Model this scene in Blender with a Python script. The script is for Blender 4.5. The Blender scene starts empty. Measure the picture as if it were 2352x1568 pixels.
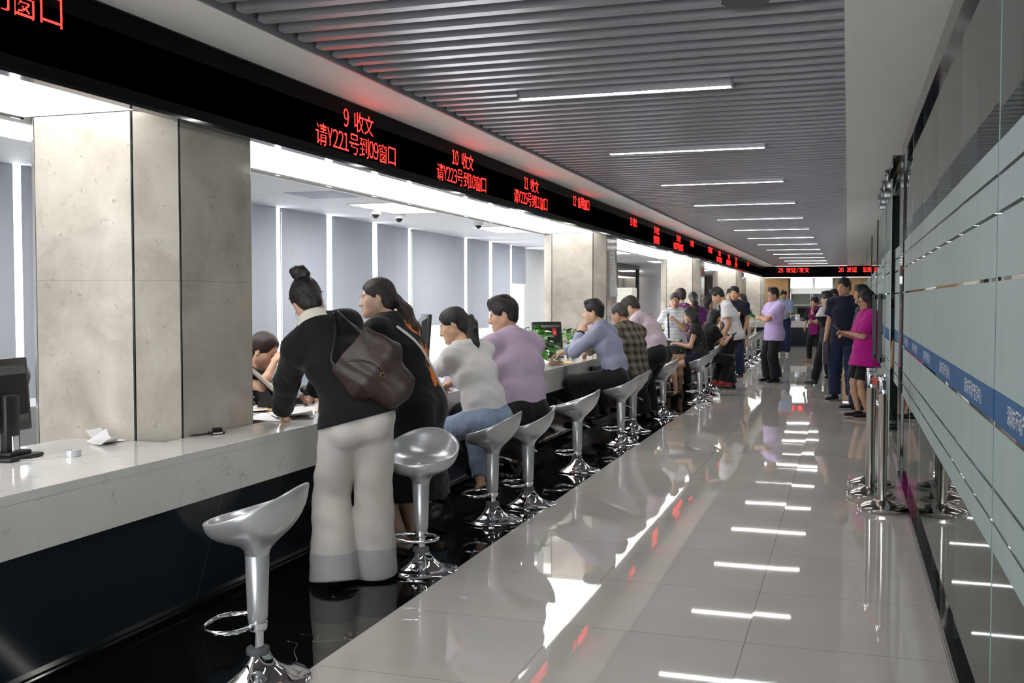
import bpy, bmesh, math, random
import numpy as np
from mathutils import Vector, Matrix
random.seed(7)
PI = math.pi
scene = bpy.context.scene
COL = scene.collection

# ------------------------------------------------------------------ camera, world, exposure
cam_data = bpy.data.cameras.new('camera')
cam_data.sensor_width = 36.0
cam_data.lens = 2390.0 / 2352.0 * 36.0
cam_data.clip_start = 0.05
cam_data.clip_end = 300
cam = bpy.data.objects.new('camera', cam_data)
COL.objects.link(cam)
cam.location = (0, 0, 1.45)
cam.rotation_euler = (math.radians(90 - 2.27), 0, math.radians(17.88))
scene.camera = cam

world = bpy.data.worlds.new('daylight')
scene.world = world
world.use_nodes = True
world.node_tree.nodes['Background'].inputs['Color'].default_value = (0.94, 0.97, 1.0, 1)
world.node_tree.nodes['Background'].inputs['Strength'].default_value = 6.0

scene.view_settings.view_transform = 'Standard'
scene.view_settings.look = 'None'
scene.view_settings.gamma = 1.0
scene.view_settings.use_curve_mapping = False
scene.view_settings.exposure = 1.12
cy = scene.cycles
cy.use_denoising = True
cy.max_bounces = 8
cy.diffuse_bounces = 4
cy.glossy_bounces = 4
cy.transmission_bounces = 6
cy.transparent_max_bounces = 10
cy.caustics_reflective = False
cy.caustics_refractive = False
cy.sample_clamp_indirect = 6.0

E_SOFFIT, E_TUBE, E_OFFICE, E_LED = 1.8, 22.0, 10.0, 5.0   # what the lamps give off

# ------------------------------------------------------------------ materials
def lin(c):
    return tuple(((x / 255.0) / 12.92 if x / 255.0 <= 0.04045 else ((x / 255.0 + 0.055) / 1.055) ** 2.4) for x in c)

class NT:
    """small helper around one material's node tree"""
    def __init__(s, name):
        s.m = bpy.data.materials.new(name)
        s.m.use_nodes = True
        s.t = s.m.node_tree
        s.b = s.t.nodes['Principled BSDF']
    def n(s, typ, **kw):
        nd = s.t.nodes.new(typ)
        for k, v in kw.items():
            if k.startswith('i_'):
                nd.inputs[k[2:].replace('_', ' ')].default_value = v
            else:
                setattr(nd, k, v)
        return nd
    def l(s, a, b):
        s.t.links.new(a, b)
    def math(s, op, a, b=None, c=None):
        nd = s.n('ShaderNodeMath', operation=op)
        for i, x in enumerate((a, b, c)):
            if x is None:
                continue
            if isinstance(x, (int, float)):
                nd.inputs[i].default_value = x
            else:
                s.l(x, nd.inputs[i])
        return nd.outputs[0]
    def ramp(s, fac, stops, interp='LINEAR'):
        nd = s.n('ShaderNodeValToRGB')
        cr = nd.color_ramp
        cr.interpolation = interp
        while len(cr.elements) < len(stops):
            cr.elements.new(0.5)
        for e, (p, c) in zip(cr.elements, stops):
            e.position = p
            e.color = (*c, 1) if len(c) == 3 else c
        s.l(fac, nd.inputs[0])
        return nd.outputs[0]
    def mix(s, fac, a, b, mode='MIX'):
        nd = s.n('ShaderNodeMix', data_type='RGBA', blend_type=mode)
        for sock, x in ((nd.inputs[0], fac), (nd.inputs[6], a), (nd.inputs[7], b)):
            if isinstance(x, (int, float)):
                sock.default_value = x
            elif isinstance(x, tuple):
                sock.default_value = (*x, 1)
            else:
                s.l(x, sock)
        return nd.outputs[2]
    def coord(s, kind='Object'):
        return s.n('ShaderNodeTexCoord').outputs[kind]
    def noise(s, vec, scale, detail=4, rough=0.5, dist=0.0, out='Fac'):
        nd = s.n('ShaderNodeTexNoise', i_Scale=scale, i_Detail=detail, i_Roughness=rough, i_Distortion=dist)
        if vec is not None:
            s.l(vec, nd.inputs['Vector'])
        return nd.outputs[out]
    def mapped(s, vec, scale=(1, 1, 1), loc=(0, 0, 0), rot=(0, 0, 0)):
        nd = s.n('ShaderNodeMapping')
        s.l(vec, nd.inputs['Vector'])
        nd.inputs['Scale'].default_value = scale
        nd.inputs['Location'].default_value = loc
        nd.inputs['Rotation'].default_value = rot
        return nd.outputs[0]
    def bump(s, h, strength=0.3, dist=0.01):
        nd = s.n('ShaderNodeBump')
        nd.inputs['Strength'].default_value = strength
        nd.inputs['Distance'].default_value = dist
        s.l(h, nd.inputs['Height'])
        s.l(nd.outputs[0], s.b.inputs['Normal'])
    def set(s, **kw):
        for k, v in kw.items():
            s.b.inputs[k.replace('_', ' ')].default_value = v
        return s

def simple(name, rgb, rough=0.5, metal=0.0, spec=0.5, coat=0.0):
    t = NT(name)
    t.set(Base_Color=(*lin(rgb), 1), Roughness=rough, Metallic=metal)
    t.b.inputs['Specular IOR Level'].default_value = spec
    t.b.inputs['Coat Weight'].default_value = coat
    # slight natural variation so that nothing is one dead flat colour
    nz = t.noise(t.coord(), 9.0, 3)
    f = t.math('MULTIPLY_ADD', nz, 0.12, 0.94)
    c = t.mix(1.0, lin(rgb), (1, 1, 1), 'MULTIPLY')
    nd = t.t.nodes[-1]
    cb = t.n('ShaderNodeCombineColor')
    for i in range(3):
        t.l(f, cb.inputs[i])
    t.l(cb.outputs[0], nd.inputs[7])
    t.l(c, t.b.inputs['Base Color'])
    return t.m

def cloth(name, rgb, rough=0.85, fold=0.35, scale=7.0, weave=True, stretch=(1, 1, 0.35)):
    t = NT(name)
    t.set(Base_Color=(*lin(rgb), 1), Roughness=rough)
    t.b.inputs['Specular IOR Level'].default_value = 0.2
    t.b.inputs['Sheen Weight'].default_value = 0.12
    v = t.coord()
    f1 = t.noise(t.mapped(v, stretch), scale, 3, 0.45, 1.2)
    f2 = t.noise(v, 260, 2)
    h = t.math('MULTIPLY_ADD', f2, 0.03 if weave else 0.0, f1)
    t.bump(h, fold, 0.05)
    return t.m

def emit(name, rgb, strength):
    t = NT(name)
    t.t.nodes.remove(t.b)
    e = t.n('ShaderNodeEmission')
    e.inputs['Color'].default_value = (*rgb, 1)
    e.inputs['Strength'].default_value = strength
    t.l(e.outputs[0], t.t.nodes['Material Output'].inputs[0])
    return t.m

# ------------------------------------------------------------------ mesh building
class MB:
    def __init__(s):
        s.v, s.f, s.mi = [], [], []
    def add(s, verts, faces, mi=0):
        o = len(s.v)
        s.v += [tuple(v) for v in verts]
        s.f += [tuple(i + o for i in f) for f in faces]
        s.mi += [mi] * len(faces)
        return s
    def box(s, x0, x1, y0, y1, z0, z1, mi=0):
        v = [(x, y, z) for z in (z0, z1) for x, y in ((x0, y0), (x1, y0), (x1, y1), (x0, y1))]
        return s.add(v, [(3, 2, 1, 0), (4, 5, 6, 7), (0, 1, 5, 4), (1, 2, 6, 5), (2, 3, 7, 6), (3, 0, 4, 7)], mi)
    def rbox(s, x0, x1, y0, y1, z0, z1, r=0.005, seg=2, mi=0, M=None):
        bm = bmesh.new()
        bmesh.ops.create_cube(bm, size=1.0)
        for v in bm.verts:
            v.co = Vector(((x0 + x1) / 2 + v.co.x * (x1 - x0), (y0 + y1) / 2 + v.co.y * (y1 - y0), (z0 + z1) / 2 + v.co.z * (z1 - z0)))
        bmesh.ops.bevel(bm, geom=list(bm.edges), offset=r, segments=seg, affect='EDGES', profile=0.5)
        if M is not None:
            bmesh.ops.transform(bm, matrix=M, verts=bm.verts)
        bm.verts.index_update()
        s.add([v.co[:] for v in bm.verts], [[v.index for v in f.verts] for f in bm.faces], mi)
        bm.free()
        return s
    def prism(s, poly, a, b, axis='z', mi=0):
        n = len(poly)
        def P(p, h):
            return {'z': (p[0], p[1], h), 'y': (p[0], h, p[1]), 'x': (h, p[0], p[1])}[axis]
        v = [P(p, a) for p in poly] + [P(p, b) for p in poly]
        f = [tuple(range(n - 1, -1, -1)), tuple(range(n, 2 * n))] + [(i, (i + 1) % n, n + (i + 1) % n, n + i) for i in range(n)]
        if axis == 'y':
            f = [tuple(reversed(q)) for q in f]
        return s.add(v, f, mi)
    def lathe(s, prof, n=32, c=(0, 0, 0), mi=0, M=None, cap=True, ex=1.0):
        v = []
        for r, z in prof:
            for k in range(n):
                a = 2 * PI * k / n
                p = Vector((c[0] + ex * r * math.cos(a), c[1] + r * math.sin(a), c[2] + z))
                v.append(tuple(M @ p) if M is not None else tuple(p))
        f = []
        for i in range(len(prof) - 1):
            for k in range(n):
                f.append((i * n + k, i * n + (k + 1) % n, (i + 1) * n + (k + 1) % n, (i + 1) * n + k))
        if cap:
            f.append(tuple(range(n - 1, -1, -1)))
            f.append(tuple((len(prof) - 1) * n + k for k in range(n)))
        return s.add(v, f, mi)
    def tube(s, path, r, n=10, closed=False, mi=0, rr=None):
        P = [Vector(p) for p in path]
        m = len(P)
        v = []
        up = None
        for i, p in enumerate(P):
            if closed:
                t = P[(i + 1) % m] - P[i - 1]
            else:
                t = P[min(i + 1, m - 1)] - P[max(i - 1, 0)]
            t.normalize()
            if up is None:
                up = Vector((0, 0, 1)) if abs(t.z) < 0.9 else Vector((1, 0, 0))
            sd = t.cross(up)
            if sd.length < 1e-6:
                sd = t.cross(Vector((1, 0.1, 0)))
            sd.normalize()
            up = sd.cross(t).normalized()
            q = rr[i] if rr else r
            for k in range(n):
                a = 2 * PI * k / n
                v.append(tuple(p + sd * (q * math.cos(a)) + up * (q * math.sin(a))))
        f = []
        for i in range(m if closed else m - 1):
            j = (i + 1) % m
            for k in range(n):
                f.append((i * n + k, i * n + (k + 1) % n, j * n + (k + 1) % n, j * n + k))
        if not closed:
            f.append(tuple(range(n - 1, -1, -1)))
            f.append(tuple((m - 1) * n + k for k in range(n)))
        return s.add(v, f, mi)
    def strap(s, path, w, t, side, mi=0):
        """flat band along a path; side = vectors (or one vector) across the band"""
        P = [Vector(p) for p in path]
        m = len(P)
        v = []
        for i, p in enumerate(P):
            sd = Vector(side[i] if isinstance(side, list) else side).normalized()
            tg = (P[min(i + 1, m - 1)] - P[max(i - 1, 0)]).normalized()
            nm = tg.cross(sd).normalized()
            for a, b in ((-1, -1), (1, -1), (1, 1), (-1, 1)):
                v.append(tuple(p + sd * (a * w / 2) + nm * (b * t / 2)))
        f = [(3, 2, 1, 0), tuple((m - 1) * 4 + k for k in range(4))]
        for i in range(m - 1):
            for k in range(4):
                f.append((i * 4 + k, i * 4 + (k + 1) % 4, (i + 1) * 4 + (k + 1) % 4, (i + 1) * 4 + k))
        return s.add(v, f, mi)
    def ball(s, c, r, n=14, mi=0, M=None):
        prof = []
        k = n // 2
        for i in range(k + 1):
            a = -PI / 2 + PI * i / k
            prof.append((max(1e-4, math.cos(a)), math.sin(a)))
        rx, ry, rz = r if isinstance(r, (tuple, list)) else (r, r, r)
        v = []
        for q, z in prof:
            for j in range(n):
                a = 2 * PI * j / n
                p = Vector((rx * q * math.cos(a), ry * q * math.sin(a), rz * z))
                if M is not None:
                    p = M @ p
                v.append((c[0] + p.x, c[1] + p.y, c[2] + p.z))
        f = [(i * n + j, i * n + (j + 1) % n, (i + 1) * n + (j + 1) % n, (i + 1) * n + j) for i in range(k) for j in range(n)]
        return s.add(v, f, mi)
    def build(s, name, mats, parent=None, smooth=None, loc=None, rz=0.0, bevel=0.0):
        me = bpy.data.meshes.new(name)
        me.from_pydata(s.v, [], s.f)
        return finish(me, name, mats, s.mi, parent, smooth, loc, rz, bevel)

def finish(me, name, mats, mi, parent, smooth, loc=None, rz=0.0, bevel=0.0):
    for m in (mats if isinstance(mats, (list, tuple)) else [mats]):
        me.materials.append(m)
    if mi is not None and len(me.materials) > 1:
        me.polygons.foreach_set('material_index', np.array(mi, dtype=np.int32))
    if smooth is not None:
        me.polygons.foreach_set('use_smooth', np.ones(len(me.polygons), dtype=bool))
        me.update()
        if smooth > 0:
            me.set_sharp_from_angle(angle=math.radians(smooth))
    me.update()
    o = bpy.data.objects.new(name, me)
    COL.objects.link(o)
    if parent is not None:
        o.parent = parent
    if loc is not None:
        o.location = loc
    o.rotation_euler.z = rz
    if bevel:
        b = o.modifiers.new('edge', 'BEVEL')
        b.width = bevel
        b.segments = 2
        b.limit_method = 'ANGLE'
    return o

def tag(o, label=None, cat=None, group=None, kind=None):
    if label: o['label'] = label
    if cat: o['category'] = cat
    if group: o['group'] = group
    if kind: o['kind'] = kind
    return o

def thing(name, label, cat, loc=(0, 0, 0), rz=0.0, group=None):
    o = bpy.data.objects.new(name, None)
    COL.objects.link(o)
    o.empty_display_size = 0.1
    o.location = loc
    o.rotation_euler.z = rz
    return tag(o, label, cat, group)

def struct(mb, name, mats, smooth=None, parent=None, bevel=0.0):
    o = mb.build(name, mats, parent, smooth, bevel=bevel)
    if parent is None:
        o['kind'] = 'structure'
    return o

def copy_tree(o, label=None, loc=None, rz=None, group=None):
    def rec(a, par):
        c = a.copy()
        COL.objects.link(c)
        if par is not None:
            c.parent = par
        for ch in list(a.children):
            rec(ch, c)
        return c
    r = rec(o, None)
    if label: r['label'] = label
    if group: r['group'] = group
    if loc is not None: r.location = loc
    if rz is not None: r.rotation_euler.z = rz
    return r

# ------------------------------------------------------------------ organic shapes: distance field -> surface
def nv(v):
    v = np.asarray(v, float)
    return v / max(1e-9, np.linalg.norm(v))

class SDF:
    def __init__(s):
        s.p = []
    def cone(s, a, b, ra, rb, k=0.02, wide=None, fa=False, fb=False, op='add'):
        a, b = np.asarray(a, float), np.asarray(b, float)
        w = wide[1] if wide else 1.0
        R = max(ra, rb) * max(w, 1.0)
        lo, hi = np.minimum(a, b) - R, np.maximum(a, b) + R
        ax = nv(wide[0]) if wide else None
        def fn(X, Y, Z):
            px, py, pz = X - a[0], Y - a[1], Z - a[2]
            d = b - a
            if ax is not None:
                q = (px * ax[0] + py * ax[1] + pz * ax[2]) * (1.0 / w - 1.0)
                px, py, pz = px + q * ax[0], py + q * ax[1], pz + q * ax[2]
                d = d + (1.0 / w - 1.0) * (d @ ax) * ax
            L = math.sqrt(max(1e-12, d @ d))
            t = (px * d[0] + py * d[1] + pz * d[2]) / (L * L)
            tc = np.clip(t, 0, 1)
            r = np.sqrt((px - tc * d[0]) ** 2 + (py - tc * d[1]) ** 2 + (pz - tc * d[2]) ** 2) - (ra + (rb - ra) * tc)
            if fa or fb:
                rr = np.sqrt((px - t * d[0]) ** 2 + (py - t * d[1]) ** 2 + (pz - t * d[2]) ** 2) - (ra + (rb - ra) * tc)
                if fb:
                    r = np.where(t > 0.5, np.maximum(rr, (t - 1) * L), r)
                if fa:
                    r = np.where(t < 0.5, np.maximum(rr, -t * L), r)
            return r
        s.p.append((fn, lo, hi, k, op))
        return s
    def ell(s, c, r, R=None, k=0.02, op='add'):
        c, r = np.asarray(c, float), np.asarray(r, float)
        R = np.eye(3) if R is None else R
        m = max(r)
        def fn(X, Y, Z):
            px, py, pz = X - c[0], Y - c[1], Z - c[2]
            q = [px * R[0, i] + py * R[1, i] + pz * R[2, i] for i in range(3)]
            k0 = np.sqrt(sum((q[i] / r[i]) ** 2 for i in range(3)))
            k1 = np.sqrt(sum((q[i] / r[i] ** 2) ** 2 for i in range(3)))
            return k0 * (k0 - 1) / np.maximum(k1, 1e-6)
        s.p.append((fn, c - m, c + m, k, op))
        return s
    def cut(s, c, n, lo=None, hi=None):
        """remove everything on the side n points to (inside the given region)"""
        c, n = np.asarray(c, float), nv(n)
        def fn(X, Y, Z):
            return (X - c[0]) * n[0] + (Y - c[1]) * n[1] + (Z - c[2]) * n[2]
        s.p.append((fn, lo, hi, 0, 'cut'))
        return s
    def mesh(s, h, smooth=1):
        adds = [p for p in s.p if p[4] == 'add']
        org = np.min([p[1] for p in adds], 0) - 4 * h
        top = np.max([p[2] for p in adds], 0) + 4 * h
        n = np.ceil((top - org) / h).astype(int) + 1
        D = np.full(n, 0.5, np.float32)
        g = [org[i] + h * np.arange(n[i]) for i in range(3)]
        for fn, lo, hi, k, op in s.p:
            if lo is None:
                sl = [slice(0, n[i]) for i in range(3)]
            else:
                m = (k + 3 * h) if op != 'cut' else 0
                i0 = np.clip(np.floor((np.asarray(lo) - m - org) / h).astype(int), 0, n)
                i1 = np.clip(np.ceil((np.asarray(hi) + m - org) / h).astype(int) + 1, 0, n)
                sl = [slice(i0[i], i1[i]) for i in range(3)]
            if any(q.start >= q.stop for q in sl):
                continue
            d = fn(g[0][sl[0]][:, None, None], g[1][sl[1]][None, :, None], g[2][sl[2]][None, None, :])
            A = D[tuple(sl)]
            if op == 'add':
                if k > 0:
                    hh = np.maximum(k - np.abs(A - d), 0) / k
                    A[...] = np.minimum(A, d) - hh * hh * k * 0.25
                else:
                    A[...] = np.minimum(A, d)
            elif op == 'sub':
                d = -d
                kk = max(k, 1e-6)
                hh = np.maximum(kk - np.abs(A - d), 0) / kk
                A[...] = np.maximum(A, d) + hh * hh * kk * 0.25
            else:
                A[...] = np.maximum(A, d)
        return nets(D, org, h, smooth)

def nets(D, org, h, smooth):
    S = D < 0
    c = S[:-1, :-1, :-1].astype(np.int8)
    for dx, dy, dz in ((1,0,0),(0,1,0),(0,0,1),(1,1,0),(1,0,1),(0,1,1),(1,1,1)):
        c = c + S[dx:S.shape[0]-1+dx, dy:S.shape[1]-1+dy, dz:S.shape[2]-1+dz]
    act = (c > 0) & (c < 8)
    I = np.argwhere(act)
    idx = np.full(act.shape, -1, np.int32)
    idx[act] = np.arange(len(I))
    cs = np.array([(x, y, z) for x in (0, 1) for y in (0, 1) for z in (0, 1)])
    val = np.stack([D[I[:, 0] + q[0], I[:, 1] + q[1], I[:, 2] + q[2]] for q in cs], 1)
    acc = np.zeros((len(I), 3)); cnt = np.zeros(len(I))
    for i in range(8):
        for j in range(i + 1, 8):
            if np.abs(cs[i] - cs[j]).sum() != 1:
                continue
            a, b = val[:, i], val[:, j]
            m = (a < 0) != (b < 0)
            t = np.where(m, a / np.where(m, a - b, 1), 0)
            acc += np.where(m[:, None], cs[i] + t[:, None] * (cs[j] - cs[i]), 0)
            cnt += m
    V = org + h * (I + acc / np.maximum(cnt, 1)[:, None])
    F = []
    for ax in range(3):
        a = [slice(None)] * 3; b = [slice(None)] * 3
        a[ax] = slice(0, -1); b[ax] = slice(1, None)
        s0, s1 = S[tuple(a)], S[tuple(b)]
        E = np.argwhere(s0 != s1)
        u, w = (ax + 1) % 3, (ax + 2) % 3
        ok = (E[:, u] > 0) & (E[:, w] > 0)
        E = E[ok]
        flip = s0[E[:, 0], E[:, 1], E[:, 2]]
        def cell(du, dw):
            q = E.copy(); q[:, u] -= du; q[:, w] -= dw
            return idx[q[:, 0], q[:, 1], q[:, 2]]
        q = np.stack([cell(1, 1), cell(0, 1), cell(0, 0), cell(1, 0)], 1)
        q[~flip] = q[~flip][:, ::-1]
        F.append(q)
    F = np.concatenate(F)
    F = F[(F >= 0).all(1)]
    for _ in range(smooth):
        A = np.zeros_like(V); n = np.zeros(len(V))
        for i in range(4):
            p, q = F[:, i], F[:, (i + 1) % 4]
            for ax in range(3):
                A[:, ax] += np.bincount(p, V[q, ax], len(V))
            n += np.bincount(p, minlength=len(V))
        V = V * 0.5 + 0.5 * A / np.maximum(n, 1)[:, None]
    return V, F

def vnormals(V, F):
    N = np.cross(V[F[:, 2]] - V[F[:, 0]], V[F[:, 3]] - V[F[:, 1]])
    R = np.zeros_like(V)
    for i in range(4):
        for ax in range(3):
            R[:, ax] += np.bincount(F[:, i], N[:, ax], len(V))
    return R / np.maximum(np.linalg.norm(R, axis=1), 1e-9)[:, None]

def organic(name, sdf, mats, parent, h=0.01, smooth=1, paint=None, disp=None):
    V, F = sdf.mesh(h, smooth)
    if disp is not None:
        V = V + vnormals(V, F) * disp(V)[:, None]
    me = bpy.data.meshes.new(name)
    me.vertices.add(len(V)); me.vertices.foreach_set('co', V.astype(np.float32).ravel())
    me.loops.add(len(F) * 4); me.loops.foreach_set('vertex_index', F.astype(np.int32).ravel())
    me.polygons.add(len(F))
    me.polygons.foreach_set('loop_start', np.arange(len(F), dtype=np.int32) * 4)
    me.update(calc_edges=True)
    mi = paint(V[F].mean(1)) if paint is not None else None
    return finish(me, name, mats, mi, parent, 0)

def rotm(axis, deg):
    return np.array(Matrix.Rotation(math.radians(deg), 3, Vector(axis)))

def ik(root, target, l1, l2, pole):
    root, target = np.asarray(root, float), np.asarray(target, float)
    d = target - root
    L = np.linalg.norm(d)
    if L > (l1 + l2) * 0.999:
        target = root + d / L * (l1 + l2) * 0.999
        L = (l1 + l2) * 0.999
    u = nv(target - root)
    a = (l1 * l1 - l2 * l2 + L * L) / (2 * L)
    hgt = math.sqrt(max(0, l1 * l1 - a * a))
    p = np.asarray(pole, float)
    p = nv(p - (p @ u) * u)
    return root + u * a + p * hgt, target

def hand(S, w, d, n, side, curl=0.5, sc=1.0):
    d = nv(d); n = np.asarray(n, float); n = nv(n - (n @ d) * d)
    t = np.cross(d, n) * side                       # towards the thumb
    kn = w + d * 0.088 * sc
    S.cone(w, kn, 0.0165 * sc, 0.0135 * sc, 0.012, (t, 2.5))
    L = (0.072, 0.08, 0.075, 0.058)
    for i in range(4):
        p = w + d * (0.084 - 0.004 * abs(i - 1)) * sc + t * (0.029 - 0.0185 * i) * sc
        a = 0.15
        for j, fr in enumerate((0.45, 0.32, 0.27)):
            a += curl * (0.75, 0.95, 0.7)[j] * (1 + 0.12 * i)
            q = p + (d * math.cos(a) + n * math.sin(a)) * L[i] * fr * sc
            S.cone(p, q, (0.0092 - 0.0008 * j) * sc, (0.0086 - 0.0009 * j) * sc, 0.006)
            p = q
    p = w + d * 0.024 * sc + t * 0.024 * sc
    q = p + nv(d * 0.62 + t * 0.75 + n * 0.35) * 0.042 * sc
    S.cone(p, q, 0.0125 * sc, 0.0105 * sc, 0.012)
    r = q + nv(d * 0.9 + t * 0.25 + n * (0.3 + 0.5 * curl)) * 0.034 * sc
    S.cone(q, r, 0.0102 * sc, 0.0085 * sc, 0.006)

def face_parts(S, c, R, sc, female):
    def W(x, y, z): return c + R @ (np.array((x, y, z)) * sc)
    E = lambda p, r, k, op='add': S.ell(W(*p), np.array(r) * sc, R, k * sc, op)
    Cn = lambda a, b, ra, rb, k, op='add', wide=None: S.cone(W(*a), W(*b), ra * sc, rb * sc, k * sc, wide, op=op)
    E((0, -0.012, 0.032), (0.073, 0.093, 0.084), 0.02)
    E((0, 0.022, -0.028), (0.061, 0.068, 0.082), 0.03)
    jw = 0.0 if female else 0.006
    for sgn in (-1, 1):
        E((sgn * 0.043, 0.045, -0.03), (0.022, 0.03, 0.03), 0.03)            # cheek
        Cn((sgn * (0.05 + jw), 0.0, -0.055), (sgn * 0.012, 0.066, -0.096), 0.022, 0.017, 0.03)   # jaw line
        E((sgn * 0.03, 0.074, 0.021), (0.022, 0.012, 0.008), 0.015)          # brow
    E((0, 0.072, -0.094), (0.02, 0.019, 0.016), 0.02)                       # chin
    for sgn in (-1, 1):
        E((sgn * 0.031, 0.096, -0.003), (0.017, 0.014, 0.009), 0.012, 'sub')  # eye hollow
    Cn((0, 0.084, 0.008), (0, 0.103, -0.034), 0.008, 0.0125, 0.014)          # nose
    for sgn in (-1, 1):
        E((sgn * 0.011, 0.093, -0.038), (0.0095, 0.012, 0.0085), 0.008)
    Cn((-0.016, 0.083, -0.062), (0.016, 0.083, -0.062), 0.0075, 0.0075, 0.009)   # upper lip
    Cn((-0.013, 0.082, -0.072), (0.013, 0.082, -0.072), 0.0075, 0.0075, 0.009)   # lower lip
    E((0, 0.093, -0.067), (0.02, 0.009, 0.0016), 0.004, 'sub')
    for sgn in (-1, 1):
        Q = R @ rotm((0, 0, 1), -sgn * 20) @ rotm((1, 0, 0), -12)
        S.ell(W(sgn * 0.075, -0.008, -0.012), np.array((0.008, 0.0185, 0.031)) * sc, Q, 0.006 * sc)
        S.ell(W(sgn * 0.084, -0.003, -0.008), np.array((0.007, 0.010, 0.018)) * sc, Q, 0.006 * sc, 'sub')
    return W

SK = {}
def skin(rgb):
    if rgb not in SK:
        t = NT('skin')
        t.set(Roughness=0.5)
        t.b.inputs['Subsurface Weight'].default_value = 0.08
        t.b.inputs['Subsurface Radius'].default_value = (0.02, 0.008, 0.004)
        nz = t.noise(t.coord(), 22, 4)
        base = lin(tuple(x + (m_ - x) * 0.18 for x, m_ in zip(rgb, (176, 160, 150))))
        t.l(t.ramp(nz, [(0.3, tuple(x * 0.9 for x in base)), (0.7, tuple(min(1, x * 1.06) for x in base))]), t.b.inputs['Base Color'])
        SK[rgb] = t.m
    return SK[rgb]

def hair_mat(name, rgb, tip=None):
    t = NT(name)
    t.set(Roughness=0.42)
    t.b.inputs['Specular IOR Level'].default_value = 0.45
    v = t.coord()
    nz = t.noise(t.mapped(v, (26, 26, 3)), 6, 4, 0.6)
    c = t.ramp(nz, [(0.3, tuple(x * 0.6 for x in lin(rgb))), (0.75, tuple(x * 1.35 for x in lin(rgb)))])
    if tip:
        s = t.n('ShaderNodeSeparateXYZ'); t.l(v, s.inputs[0])
        f = t.math('MULTIPLY_ADD', s.outputs[2], -2.6, 3.75)
        nd = t.n('ShaderNodeClamp'); t.l(f, nd.inputs[0])
        c = t.mix(nd.outputs[0], c, lin(tip))
    t.l(c, t.b.inputs['Base Color'])
    t.bump(nz, 0.5, 0.01)
    return t.m

M_HAIR = hair_mat('black_hair', (24, 20, 19))
M_HAIR_BROWN = hair_mat('dark_brown_hair', (44, 30, 24))
M_HAIR_GREY = hair_mat('greying_hair', (58, 54, 52))
M_HAIR_OMBRE = hair_mat('brown_tipped_hair', (30, 23, 20), (112, 74, 48))
M_EYEW = simple('eye_white', (232, 228, 222), 0.25)
M_IRIS = simple('iris', (30, 20, 15), 0.2)
M_LIP = simple('lips', (176, 92, 86), 0.45)
M_LIP_RED = simple('red_lips', (190, 62, 66), 0.4)

def strands(amp, freq=90.0, ax=(1, 0.6, 0)):
    a = np.array(ax)
    def f(V):
        u = V @ a
        return amp * (np.sin(u * freq + 3 * np.sin(V[:, 2] * 17)) + 0.6 * np.sin(u * freq * 2.3 + 5 * np.sin(V[:, 2] * 11 + V[:, 1] * 20)))
    return f

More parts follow.
